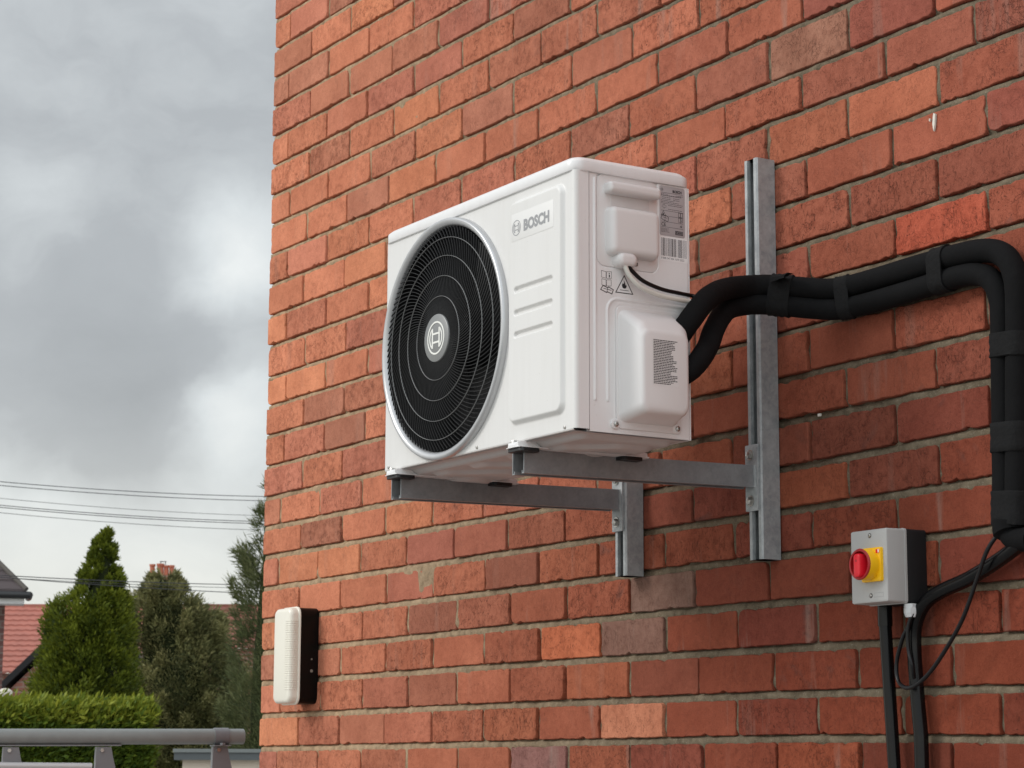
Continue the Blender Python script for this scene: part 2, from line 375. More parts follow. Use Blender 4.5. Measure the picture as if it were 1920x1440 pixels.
def brick_mesh(w, h0, h1, depth, rr, proud=0.0):
    P = brick_outline(w, h0, h1, rr); b_ = MB()
    tilt = rr.uniform(-.0012, .0012)
    def L_(s, y): return [Vector((p.x*(1-2*s/w), y+proud+tilt*p.x/w*2, p.y*(1-2*s/h0))) for p in P]
    b_.loft([L_(0, depth), L_(0, .0030), L_(.0006, .0010), L_(.0018, 0)], False, True)
    return b_.mesh('brick', 22)
def lerp3(a, b, t): return tuple(a[i]*(1-t)+b[i]*t for i in range(3))
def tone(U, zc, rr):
    """clay colour plus painted light: oranger near the corner, darker further along the wall"""
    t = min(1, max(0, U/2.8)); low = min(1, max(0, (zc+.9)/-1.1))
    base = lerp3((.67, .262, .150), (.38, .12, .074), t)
    base = lerp3(base, (.20, .048, .027), .9*min(1, t*1.15)*min(1, low*1.2))  # shade of the unit and light falloff painted in, lower right darkest
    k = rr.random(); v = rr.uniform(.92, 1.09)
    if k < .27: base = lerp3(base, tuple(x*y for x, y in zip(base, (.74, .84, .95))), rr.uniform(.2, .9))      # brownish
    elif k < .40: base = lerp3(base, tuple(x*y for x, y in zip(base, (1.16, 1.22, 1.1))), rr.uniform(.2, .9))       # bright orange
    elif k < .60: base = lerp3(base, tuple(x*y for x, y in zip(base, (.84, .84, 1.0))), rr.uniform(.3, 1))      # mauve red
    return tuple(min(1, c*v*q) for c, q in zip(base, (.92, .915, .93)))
wall = thing('brick_wall', (0, 0, 0), 'old orange red brick wall with sandy mortar filling the frame behind the air conditioner', 'wall')
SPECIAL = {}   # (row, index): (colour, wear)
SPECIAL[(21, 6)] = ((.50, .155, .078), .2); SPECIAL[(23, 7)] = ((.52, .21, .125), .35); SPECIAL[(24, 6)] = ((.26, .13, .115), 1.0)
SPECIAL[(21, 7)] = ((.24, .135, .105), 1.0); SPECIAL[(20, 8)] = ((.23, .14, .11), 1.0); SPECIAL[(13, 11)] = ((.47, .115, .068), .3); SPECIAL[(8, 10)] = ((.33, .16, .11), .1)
stuff = MB()
U1 = 6.2; DEP = .055
for r in range(-16, 45):
    J = joints(r, U1); rr = random.Random(r*101+5)
    bg = .0118 if r < 16 else .0145
    for i in range(len(J)-1):
        a, b = J[i]+(.0047 if i else 0), J[i+1]-.0047
        zt0, zt1 = bed(r, a), bed(r, b); zb0, zb1 = bed(r+1, a), bed(r+1, b)
        h0, h1 = zt0-zb0-bg, zt1-zb1-bg; cx = (a+b)/2; cz = (zt0+zt1+zb0+zb1)/4
        if cz+Z0 < 0: continue
        vis = any(-15 < q[0] < 1935 and -15 < q[1] < 1455 for q in (project((x, 0, z+Z0)) for x in (a, b) for z in (zt0-.005, zb0+.005)))
        dep = (.225 if r % 2 == 0 else .107) if i == 0 else DEP
        if vis:
            rr2 = random.Random(r*977+i*31)
            # shear so that the brick follows the real bed joints
            me = brick_mesh(b-a, h0, h1, dep, rr2, rr2.uniform(-.0022, .0018))
            sh = ((zt1+zb1)-(zt0+zb0))/2/(b-a)
            for v in me.vertices: v.co.z += v.co.x*sh
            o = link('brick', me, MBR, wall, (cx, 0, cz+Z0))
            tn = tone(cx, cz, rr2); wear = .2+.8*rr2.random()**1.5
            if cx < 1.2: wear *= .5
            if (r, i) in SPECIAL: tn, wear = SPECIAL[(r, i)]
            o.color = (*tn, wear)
        else:
            stuff.box((a, .001, cz+Z0-h0/2), (b, dep, cz+Z0+h0/2))
for r in range(-16, 45):                        # the return of the wall round the corner
    y = .1123 if r % 2 else .2298
    z1, z0 = Z0-r*CH-.004, max(0, Z0-(r+1)*CH+.005)
    if z1 < .03: continue
    while y < 4:
        stuff.box((0, y+.004, z0), (.05, y+PIT-.004, z1)); y += PIT
o = stuff.obj('brick_remainder', MBR, wall, recalc=False); tag(o, kind='stuff'); o.color = (.47, .155, .085, .3)
for k, P in enumerate((((1750, 212), (1753, 214), (1752, 235), (1750, 246), (1748, 232), (1749, 218)), ((1742, 222), (1743.5, 223), (1742.5, 228), (1741.5, 226)), ((1168, 1022), (1171, 1016), (1172, 1030), (1169, 1036)), ((1533, 776), (1537, 775), (1537, 780), (1533, 781)))):
    mb = MB(); V_ = [onY(*q, -.0035) for q in P]; mb.loft([[v+Vector((0, .004, 0)) for v in V_], V_], False, True, smooth=False)
    mb.obj('paint_drip', mat('lime_white', (.66, .63, .56), .8) if k == 0 else bpy.data.materials['lime_white'], wall)
# mortar bed: recessed a few millimetres, uneven
def fbm(X, Y, s, seed=0, oct=3):
    out = np.zeros_like(X); amp = 1
    for k in range(oct):
        r2 = np.random.default_rng(seed+k*7); f = s*2**k
        n0, n1_ = int(np.ceil(X.max()*f-X.min()*f))+3, int(np.ceil(Y.max()*f-Y.min()*f))+3
        T = r2.random((n0, n1_)); u = (X-X.min())*f; v = (Y-Y.min())*f; iu = u.astype(int); iv = v.astype(int); fu = u-iu; fv = v-iv
        fu = fu*fu*(3-2*fu); fv = fv*fv*(3-2*fv)
        out += amp*((T[iu, iv]*(1-fu)+T[iu+1, iv]*fu)*(1-fv)+(T[iu, iv+1]*(1-fu)+T[iu+1, iv+1]*fu)*fv-.5); amp *= .5
    return out
xs = np.arange(.0035, 3.30, .009)
rows = []
for j in range(-5, 29):                        # weathered joint: pressed in under the brick above, nearly flush above the brick below
    hb = .0055 if j < 16 else .0070
    for dz, y in ((hb+.010, .0060), (hb+.0012, .0115), (hb-.0008, .0095), (.0024, .0040), (-hb*.6, .0030), (-hb-.0005, .0030), (-hb-.006, .0050), (-.030, .0055), (-.045, .0055), (-.060, .0055)):
        rows.append((j, dz, y))
Zg = np.array([[Z0+bed(j, x)+dz for j, dz, y in rows] for x in xs]); Yb = np.array([[y for j, dz, y in rows] for x in xs]); X = np.repeat(xs[:, None], len(rows), 1)
Yg = Yb+fbm(X, Zg, 16, 3, 3)*.0065+fbm(X, Zg, 1.2, 9, 2)*.003; Yg = np.maximum(Yg, .0014); Zg = Zg+fbm(X, Zg, 25, 5, 2)*.0012
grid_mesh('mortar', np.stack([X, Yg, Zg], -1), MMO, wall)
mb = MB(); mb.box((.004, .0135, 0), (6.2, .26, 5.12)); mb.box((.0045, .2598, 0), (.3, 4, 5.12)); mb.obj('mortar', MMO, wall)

# ------------------------------------------------------------------ air conditioner outdoor unit
AX, AY, AZ = 1.74, -.57, Z0-1.51
W_, D_, H_ = .68, .243, .455
ac = thing('air_conditioner', (AX, AY, AZ), 'white outdoor air conditioner unit with round black fan grille standing on two steel arms', 'air conditioner')
FC = (.2360, .2265); FRAD = .2135
# front panel with the hole for the fan (left) ...
mb = MB(); n = 96; xr = .462
cir = [(FC[0]+FRAD*math.cos(t*2*PI/n), FC[1]+FRAD*math.sin(t*2*PI/n)) for t in range(n)]
def to_rect(t, ins=0):
    c, s = math.cos(t), math.sin(t); k = []
    x0, x1, z0, z1 = ins, xr, ins*.4, H_-.001
    if c > 1e-9: k.append((x1-FC[0])/c)
    if c < -1e-9: k.append((x0-FC[0])/c)
    if s > 1e-9: k.append((z1-FC[1])/s)
    if s < -1e-9: k.append((z0-FC[1])/s)
    k = min(k); return (FC[0]+k*c, FC[1]+k*s)
angs = sorted(set([t*2*PI/n for t in range(n)] + [math.atan2(z-FC[1], x-FC[0]) % (2*PI) for x in (.008, xr) for z in (.0032, H_-.001)]))
outer = [Vector((*to_rect(t, .008), 0)) for t in angs]; inner = [Vector((FC[0]+FRAD*math.cos(t), FC[1]+FRAD*math.sin(t), 0)) for t in angs]
mb.loft([[Vector((p.x, .02, p.y)) for p in inner], [Vector((p.x, 0, p.y)) for p in inner], [Vector((p.x, 0, p.y)) for p in outer]], False, False, smooth=False)
mb.loft([[Vector((x, y, z)) for x, y in ((.008, 0), (.0045, .0012), (.0015, .0042), (0, .009), (0, .06))] for z in (.0032, H_-.001)], False, False, closed=False)
# bottom return lip
mb.loft([[Vector((x, y, z)) for y, z in ((0, .0032), (.001, .001), (.004, 0), (.02, 0))] for x in (.006, W_-.006)], False, False, closed=False)
mb.obj('front_panel', MWG, ac, sharp=30)
# ... and its right part with the pressed field and three slots
def sstep(x): x = np.clip(x, 0, 1); return x*x*(3-2*x)
def rr_sdf(X, Y, x0, x1, y0, y1, r):
    cx, cy = (x0+x1)/2, (y0+y1)/2; qx = np.abs(X-cx)-(x1-x0)/2+r; qy = np.abs(Y-cy)-(y1-y0)/2+r
    return np.minimum(np.maximum(qx, qy), 0)+np.hypot(np.maximum(qx, 0), np.maximum(qy, 0))-r
xs = np.concatenate([np.arange(xr, W_-.009, .0013), W_-.009+np.array([0, .003, .0055, .0075, .0087, .009])]); zs = np.arange(0.0032, H_-.0005, .0014)
X, Zg = np.meshgrid(xs, zs, indexing='ij')
Hh = .0085*sstep(-rr_sdf(X, Zg, .470, .652, .030, .438, .022)/.009)
for cz in (.2715, .2300, .1905):
    Hh -= .0055*sstep(-rr_sdf(X, Zg, .494, .622, cz-.0062, cz+.0062, .006)/.0045)
Hh += .0016*sstep((Zg-.0032)*0)          # flat
Yb = np.where(X > W_-.009, .009-np.sqrt(np.maximum(0, .009**2-(X-(W_-.009))**2)), 0)
grid_mesh('pressed_panel', np.stack([X, Yb-Hh, Zg], -1), MWG, ac)
# corner return up to the seam
mb = MB(); mb.add([(W_, .009, .0032), (W_, .0285, .0032), (W_, .0285, H_-.001), (W_, .009, H_-.001)], [(0, 1, 2, 3)])
mb.add([(W_, .0285, .0032), (W_-.004, .0285, .0032), (W_-.004, .0285, H_-.001), (W_, .0285, H_-.001)], [(0, 1, 2, 3)]); mb.obj('corner_post', MWH, ac, recalc=False)
# side panel as a pressed sheet
ys = np.arange(.0300, D_, .0013); zs = np.arange(.0, H_-.002, .0014)
X, Zg = np.meshgrid(ys, zs, indexing='ij')
def groove(sd, w, d): return d*np.clip(1-np.abs(sd)/w, 0, 1)**.8
Hs = np.zeros_like(X)
def capsule(y0, z0, z1, r): return np.hypot(X-y0, Zg-np.clip(Zg, z0, z1))-r
Hs += .0022*sstep(-capsule(.0415, .056, .442, .0034)/.002)
frame = np.abs(rr_sdf(X, Zg, .067, .262, -.30, .2345, .022))-.0032
frame = np.where((Zg < .056), np.hypot(np.minimum(np.abs(X-.067), 9), Zg-.056)-.0032, frame)
Hs += .0022*sstep(-frame/.002)
fr2 = np.abs(rr_sdf(X, Zg, .082, .221, .005, .2275, .016))-.0012
Hs += .0012*sstep(-fr2/.0016)
Hs -= .0030*sstep(-rr_sdf(X, Zg, .0455, .1755, .2885, .60, .017)/.0022)     # recess that carries the handle plate
Yb = np.where(X > D_-.006, .006-np.sqrt(np.maximum(0, .006**2-(X-(D_-.006))**2)), 0)
grid_mesh('side_panel', np.stack([W_-.0012+Hs-Yb, X, Zg], -1), MWH, ac)
mb = MB(); mb.box((.002, D_-.002, 0), (W_-.002, D_, H_-.003)); mb.box((0, .0601, 0), (.0015, D_-.003, H_-.003)); mb.box((.01, .03, 0), (W_-.01, D_-.003, .004))
mb.obj('rear_casing', MWH, ac)
# lid
mb = MB(); w2, d2 = W_+.006, D_+.008
loops = []
for ins, z in ((.004, -.020), (.0006, -.0198), (0, -.0190), (0, -.0030), (.0010, -.0010), (.0080, .0050), (.0105, .0062)):
    loops.append([Vector((W_/2+a, D_/2+b, .4725+z)) for a, b in rrect(w2-2*ins, d2-2*ins, .024-ins*.5, 8)])
mb.loft(loops, True, True); mb.obj('lid', MWH, ac, sharp=50)
# base pan with ribbed underside
ys = np.arange(.004, D_-.002, .006); xs = np.arange(.006, W_-.004, .006); X, Yg = np.meshgrid(xs, ys, indexing='ij')
Zb = -.001-.0085*sstep(-rr_sdf(X, Yg, .03, W_-.02, .022, D_-.015, .02)/.012)-.007*sstep(np.sin(X*46+1.5*np.sin(Yg*30))*1.8)*sstep(-rr_sdf(X, Yg, .05, W_-.04, .04, D_-.03, .02)/.02)
grid_mesh('base_pan', np.stack([X, Yg, Zb], -1), speckled('base_steel', (.46, .455, .45), .05, .45), ac)
for fx in (.054, .501):
    mb = MB()
    for seg in range(1):
        prof = [(-.023, -.0115), (-.023, -.0098), (-.0175, -.0090), (-.0165, .0), (.0165, .0), (.0175, -.0090), (.023, -.0098), (.023, -.0115)]
        loops = []
        for y, s in ((-.016, .35), (-.013, .8), (-.006, 1), (.10, 1), (.235, 1), (.262, .8), (.268, .3)):
            loops.append([Vector((fx+a*min(1, s+.2), y, (-.0115+(b+.0115)*s))) for a, b in prof])
        mb.loft(loops, True, True, closed=True)
    ft = mb.obj('mounting_foot', MWH, ac, sharp=30)
    for y0, y1 in ((-.012, .03), (.205, .25)):
        mb = MB(); pad(mb, lambda u, v, n: Vector((fx+u, v, n)), -.024, .024, y0, y1, .008, bev(.0065, .001), base=-.0180); mb.obj('rubber_pad', MBK, ft)
    mb = MB(); mb.cyl((fx-.012, -.004, -.010), (0, 0, 1), .0045, .014, 8, .001); mb.cyl((fx-.012, -.004, -.004), (0, 0, 1), .008, .003, 12); mb.obj('bolt', MSCR, ft)
for x in (.022, .356, .648):
    mb = MB(); mb.cyl((x, .001, .0075), (0, -1, 0), .0032, .003, 10, .001); mb.obj('screw', MSCR, ac)
# fan housing, fan, grille
mb = MB(); seg = 64
def ring_loops(prof, c=FC):
    return [[Vector((c[0]+R_*math.cos(t*2*PI/seg), y, c[1]+R_*math.sin(t*2*PI/seg))) for t in range(seg)] for R_, y in prof]
mb.loft(ring_loops([(FRAD-.001, .0), (FRAD-.001, .12)]), False, True); mb.obj('fan_shroud', MBK, ac)
fan = MB(); fan.cyl((FC[0], .085, FC[1]), (0, -1, 0), .045, .06, 28, .01)
for k in range(3):
    a0 = k*2*PI/3+.4; P = []
    for i, rr_ in enumerate(np.linspace(.04, .19, 9)):
        row = []
        for j in range(5):
            t = a0+.35*rr_/.19+(j-2)*.22+.0*rr_; row.append(Vector((FC[0]+rr_*math.cos(t), .075-j*.011, FC[1]+rr_*math.sin(t))))
        P.append(row)
    fan.loft(P, False, False, closed=False)
fan.obj('fan', MBK, ac)
mb = MB(); mb.loft(ring_loops([(.2285, -.0001), (.2283, -.0075), (.2272, -.0108), (.2250, -.0124), (.2225, -.0126), (.2185, -.0112), (.2150, -.0080), (.2130, -.003), (.2125, .006)]), False, False)
mb.obj('fan_ring', MRG, ac, sharp=60)
def rib_mesh():
    b_ = MB(); loops = []
    for i in range(15):
        R_ = .040+(.2120-.040)*i/14; th = 4.3*(R_-.045); th2 = 4.3*(R_+.001-.045)
        dome = -.0085-.0085*(1-(R_/.21)**2)
        c = Vector((R_*math.cos(th), 0, R_*math.sin(th))); c2 = Vector(((R_+.001)*math.cos(th2), 0, (R_+.001)*math.sin(th2)))
        t = (c2-c).normalized(); nn = Vector((-t.z, 0, t.x)); hw = .00038
        loops.append([c-nn*hw+Vector((0, dome+.003, 0)), c-nn*hw+Vector((0, dome, 0)), c+nn*hw+Vector((0, dome, 0)), c+nn*hw+Vector((0, dome+.003, 0))])
    b_.loft(loops, False, False, smooth=False); return b_.mesh('grille_rib', 30)
rm = rib_mesh()
for k in range(116):
    o = link('grille_rib', rm, MGR, ac, (FC[0], 0, FC[1])); o.rotation_euler = (0, -k*2*PI/116, 0)
for ratio in (.375, .557, .739, .905):
    R_ = .211*ratio; dome = -.0092-.0085*(1-ratio**2); mb = MB()
    q = .0005
    mb.loft([[Vector((FC[0]+(R_+dr)*math.cos(t*2*PI/96), dome+dy, FC[1]+(R_+dr)*math.sin(t*2*PI/96))) for t in range(96)] for dr, dy in ((-q, .0015), (-q, -.0001), (0, -.0004), (q, -.0001), (q, .0015))], False, False)
    mb.obj('grille_ring', MGL, ac, sharp=60)
mb = MB(); mb.cyl((FC[0], -.008, FC[1]), (0, -1, 0), .0455, .0115, 48, .002); badge = mb.obj('hub_badge', MBDG, ac)
def emblem(mb, fr, cu, cv, R_, base, h=.0006):
    """armature in a circle"""
    def arcring(r0, r1, a0, a1, n=40):
        lo = [[fr(cu+r_*math.cos(a0+(a1-a0)*i/n), cv+r_*math.sin(a0+(a1-a0)*i/n), base+q) for r_, q in ((r0, 0), (r0, h), (r1, h), (r1, 0))] for i in range(n+1)]
        mb.loft(lo, True, True, smooth=False)
    arcring(R_*.90, R_, 0, 2*PI, 64)
    x_in = R_*.33; xo = R_*.47
    for s in (1, -1):
        # curved side of the armature
        a_ = math.acos(.47/.74)
        c0_ = 0 if s > 0 else PI
        arcring(R_*.66, R_*.76, c0_-a_*.98, c0_+a_*.98, 24)
        for (ux, vy0, vy1) in ((s*R_*.40, -R_*.60, R_*.60),):
            t = R_*.065; P = [(ux-t, vy0), (ux+t, vy0), (ux+t, vy1), (ux-t, vy1)]
            mb.loft([[fr(cu+a, cv+b, base+q) for a, b in P] for q in (0, h)], True, True, smooth=False)
        t = R_*.055; vy = s*R_*.26; P = [(-R_*.37, vy-t), (R_*.37, vy-t), (R_*.37, vy+t), (-R_*.37, vy+t)]
        mb.loft([[fr(cu+a, cv+b, base+q) for a, b in P] for q in (0, h*.8)], True, True, smooth=False)
mb = MB(); emblem(mb, FR, FC[0], FC[1], .0315, .0195, .0007); mb.obj('emblem', MPRT, badge)
# logo plate and lettering
EB = .0085
mb = MB(); pad(mb, FR, .4855, .6245, .3605, .4105, .003, bev(.0004, .0002), base=EB-.0001); plate = mb.obj('logo_plate', MPLT, ac)
mb = MB(); emblem(mb, FR, .5035, .3838, .0142, EB+.0003, .0003); mb.obj('emblem', MGPR, plate)
def text_mesh(txt, size, fr, u, v, base, name, mt, parent, bold=.0, sx=1.0, h=.0002, align='LEFT'):
    cu = bpy.data.curves.new(name, 'FONT'); cu.body = txt; cu.size = size; cu.offset = bold; cu.extrude = 0; cu.align_x = align; cu.resolution_u = 3
    to = bpy.data.objects.new(name, cu); COL.objects.link(to); dg = bpy.context.evaluated_depsgraph_get()
    me = bpy.data.meshes.new_from_object(to.evaluated_get(dg)); bpy.data.objects.remove(to)
    for vv in me.vertices: c = vv.co.copy(); vv.co = fr(u+c.x*sx, v+c.y, base+h)
    me.materials.clear(); me.name = name
    return link(name, me, mt, parent)
text_mesh('BOSCH', .0272, FR, .5270, .3744, EB+.0004, 'lettering', MGPR, plate, bold=.0013, sx=.96)

# side: handle plate, grip, terminal cover
SX = W_-.0042
mb = MB(); pad(mb, SD, .0465, .1745, .290, .4545, .016, bev(.0030, .0008), base=SX); hp = mb.obj('handle_plate', MPL, ac)
mb = MB(); pad(mb, SD, .0605, .1700, .4185, .4385, .006, [(0, 0), (0, .014), (.0012, .0175), (.0035, .020), (.007, .021)], base=SX+.003); mb.obj('grip', MPL, hp)
mb = MB(); pad(mb, SD, .0745, .1560, .398, .4190, .002, bev(.0006, .0002), base=SX+.003); mb.obj('finger_recess', speckled('recess_grey', (.64, .625, .62), .05, .6), hp)
mb = MB(); pad(mb, SD, .0630, .1690, .3090, .3965, .012, [(0, 0), (.0012, .010), (.003, .0150), (.006, .0185), (.010, .0200), (.014, .0205)], base=SX+.003); mb.obj('terminal_cover', MPL, hp)
mb = MB(); pad(mb, SD, .0770, .1190, .2885, .3150, .012, [(0, 0), (.0008, .016), (.003, .021), (.007, .0235), (.010, .024)], base=SX+.002); mb.obj('cable_boss', MPL, hp)
def screw(fr, u, v, base, r, parent):
    b_ = MB(); P = lambda q, hh: [fr(u+q*math.cos(t*2*PI/14), v+q*math.sin(t*2*PI/14), base+hh) for t in range(14)]
    b_.loft([P(r, 0), P(r, r*.35), P(r*.8, r*.6), P(r*.45, r*.7), P(r*.40, r*.2)], False, True); return b_.obj('screw', MSCR, parent)
screw(SD, .1275, .3005, SX+.003, .0040, hp)
# valve cover
mb = MB(); pad(mb, SD, .084, .2195, .0085, .2220, .010, bev(.0030, .001), base=SX+.003); vc = mb.obj('valve_cover', MPL, ac)
mb = MB(); loops = []
n = 6
for (y0, y1, z0, z1, r_, h_) in ((.0865, .2130, .0190, .2180, .014, .003), (.0895, .2100, .0225, .2140, .016, .012), (.0965, .2010, .0300, .1900, .017, .050), (.0975, .1995, .0310, .1800, .017, .0545),
                               (.0990, .1975, .0330, .1760, .016, .0585), (.1020, .1945, .0365, .1725, .015, .0610), (.1060, .1905, .0410, .1680, .013, .0622)):
    loops.append([SD((y0+y1)/2+a, (z0+z1)/2+b, SX+h_) for a, b in rrect(y1-y0, z1-z0, r_, n)])
mb.loft(loops, False, True); mb.obj('cover_hood', MPL, vc, sharp=60)
for (u, v) in ((.0815, .0155), (.2110, .0175)):
    mb = MB(); pad(mb, SD, u-.0095, u+.0095, v-.0085, v+.0085, .0085, bev(.0036, .001), base=SX+.003); mb.obj('screw_tab', MPL, vc)
    screw(SD, u, v, SX+.0066, .0048, vc)
# warning text sheet on the hood
mb = MB(); pad(mb, SD, .1185, .1735, .0790, .1600, .002, [(0, 0), (0, .0003)], base=SX+.0621); sh_ = mb.obj('text_label', mat('label_offwhite', (.69, .68, .675), .4), vc)
mb = MB(); rr = random.Random(5)
for k in range(27):
    z = .1575-k*.00288; u = .1215; ln = rr.choice((.038, .041, .045, .048, .050, .036)) if k != 26 else .036
    while u < .1215+ln:
        w1 = rr.uniform(.002, .006); pad(mb, SD, u, min(u+w1, .1215+ln), z-.00075, z+.00075, .0001, [(0, 0), (0, .00015)], base=SX+.0624, n=1); u += w1+.0007
mb.obj('printed_text', MINK, sh_)
# rating plate
RP = W_-.0012
mb = MB(); pad(mb, SD, .1785, .2330, .3600, .4500, .004, bev(.0006, .0002), base=RP); rp = mb.obj('rating_plate', MSTK, ac)
RB = RP+.0006
mb = MB()
def bar(u0, u1, v0, v1): pad(mb, SD, u0, u1, v0, v1, .00005, [(0, 0), (0, .00012)], base=RB, n=1)
rr = random.Random(9)
for v in (.4375, .4180-.0, .4050, .3955, .3850, .3755): bar(.1815, .2290, v, v+.0005)
def words(u0, u1, v, hh=.0007):
    u = u0
    while u < u1:
        w1 = rr.uniform(.002, .005); bar(u, min(u+w1, u1), v, v+hh); u += w1+.0008
words(.1815, .196, .4350); words(.214, .229, .4345); words(.1815, .226, .4322, .0012); words(.184, .203, .4290); words(.208, .222, .4285); words(.184, .203, .4260); words(.208, .222, .4255); words(.1815, .210, .4232); words(.1815, .220, .4205)
words(.197, .2265, .4150, .0007); words(.197, .2265, .4080, .0007)
for v in (.3725, .3705, .3685, .3665): words(.1815, .1815+rr.uniform(.015, .024), v, .0006)
# little cross symbol
bar(.1835, .1925, .4110, .4114); bar(.1835, .1925, .4145, .4149); bar(.1835, .1839, .4110, .4149); bar(.1921, .1925, .4110, .4149); bar(.1872, .1888, .4155, .4170); bar(.1872, .1888, .4090, .4104)
def line(mb, P, t, fr, base, h=.00012, closed=True):
    n_ = len(P)
    for i in range(n_ if closed else n_-1):
        a = Vector(P[i]); b = Vector(P[(i+1) % n_]); d = (b-a).normalized(); q = Vector((-d.y, d.x))*t/2; a = a-d*t/2; b = b+d*t/2
        mb.loft([[fr(*(x), base+hh) for x in (a-q, b-q, b+q, a+q)] for hh in (0, h+i*1e-6)], False, True, smooth=False)
def triangle(mb, cu, v0, s, t, base):
    line(mb, [(cu-s/2, v0), (cu+s/2, v0), (cu, v0+s*.87)], t, SD, base)
def flame(mb, cu, v0, s, base):
    P = [(0, 0), (.28, .08), (.42, .35), (.34, .62), (.22, .5), (.12, .95), (-.1, 1.25), (-.02, .85), (-.2, .65), (-.26, .85), (-.42, .45), (-.3, .1)]
    mb.add([SD(cu+a*s, v0+b*s, base+.00013) for a, b in P], [tuple(range(len(P)))]); 
def book(mb, cu, v0, s, t, base, kind=0, ux=1.0):
    if kind == 2: # open book lying, thick outline
        P = [(-.55, .25), (-.35, .75), (.05, .55), (.15, .65), (.55, .40), (.42, -.12), (.05, .06), (-.05, -.02)]
        line(mb, [(cu+a*s*ux, v0+b*s) for a, b in P], t*1.5, SD, base); line(mb, [(cu+a*s*ux, v0+b*s) for a, b in ((-.02, .05), (.08, .58))], t, SD, base+2e-5, closed=False)
        line(mb, [(cu+a*s*ux, v0+b*s) for a, b in ((-.3, .42), (.35, .30))], t, SD, base+3e-5, closed=False)
    else:
        line(mb, [(cu+a*s*ux, v0+b*s) for a, b in ((-.45, .08), (-.05, 0), (-.05, .8), (-.45, .88))], t, SD, base)
        line(mb, [(cu+a*s*ux, v0+b*s) for a, b in ((.0, 0), (.45, .08), (.45, .88), (.0, .8))], t, SD, base+2e-5)
        if kind == 1:
            mb.add([SD(cu+a*s*ux, v0+b*s, base+.0002) for a, b in ((.2, .15), (.3, .15), (.3, .5), (.2, .5))], [(0, 1, 2, 3)]); mb.add([SD(cu+a*s*ux, v0+b*s, base+.0002) for a, b in ((.2, .58), (.3, .58), (.3, .7), (.2, .7))], [(0, 1, 2, 3)])
triangle(mb, .1865, .3965, .0095, .0007, RB); flame(mb, .1865, .3975, .0035, RB)
book(mb, .2235, .3965, .0095, .0007, RB, 0); book(mb, .1895, .3870, .0150, .0006, RB, 2); book(mb, .2235, .3868, .0100, .0005, RB, 1)
mb.obj('plate_print', MINK, rp)
text_mesh('BOSCH', .0066, SD, .2065, .4397, RB, 'lettering', MINK, rp, bold=.0003, sx=.92)
text_mesh('CE', .0085, SD, .1815, .3775, RB, 'lettering', MINK, rp, bold=.0001)
mb = MB(); mb.loft([[SD(a, b, RB+q) for a, b in ((.2120, .3640), (.2285, .3640), (.2285, .3712), (.2120, .3712))] for q in (0, .0001)], True, True, smooth=False)
for k in range(9): mb.box((RB, .2265-k*.0005, .3780), (RB+.0001, .2267-k*.0005, .3830-k*.0002))
mb.obj('approval_mark', MINK, rp); mb = MB()
for k in range(4): line(mb, [(.2135+k*.0037, .3655), (.2160+k*.0037, .3655), (.2160+k*.0037, .3697), (.2135+k*.0037, .3697)], .0004, SD, RB+.0002)
mb.obj('approval_mark', MSTK, rp)
mb = MB(); emblem(mb, SD, .1835, .4430, .0030, RB, .0001); mb.obj('emblem', MINK, rp)
# barcode
mb = MB(); pad(mb, SD, .1795, .2385, .3150, .3580, .001, [(0, 0), (0, .0003)], base=RP); bc = mb.obj('barcode_label', MPAP, ac)
mb = MB(); mg = MB(); u = .1812; rr = random.Random(3)
for k in range(60):
    w1 = rr.choice((.0004, .0004, .0008, .0013)); 
    if u+w1 > .2375: break
    tgt = mb if rr.random() < .55 else mg
    pad(tgt, SD, u, u+w1, .3235, .3560, .00005, [(0, 0), (0, .0001)], base=RP+.0003, n=1); u += w1+rr.choice((.0004, .0007, .0012))
mb.obj('bars', MINK, bc); mg.obj('bars', MBAR, bc)
text_mesh('8 888 347 004 1079 2022', .0052, SD, .1812, .3178, RP+.0003, 'digits', MBAR, bc, bold=.00005, sx=.92)
# manual and flammable pictograms
mb = MB(); book(mb, .0655, .2685, .0145, .0007, RP, 1, 1.6); book(mb, .0655, .2550, .0135, .0007, RP, 0, 1.6); book(mb, .0665, .2440, .0150, .0010, RP, 2, 1.6)
triangle(mb, .1025, .2465, .0355, .0016, RP); flame(mb, .1025, .2545, .0120, RP); line(mb, [(.094, .2515), (.111, .2515)], .0010, SD, RP, closed=False)
mb.obj('warning_pictograms', MINK, ac)

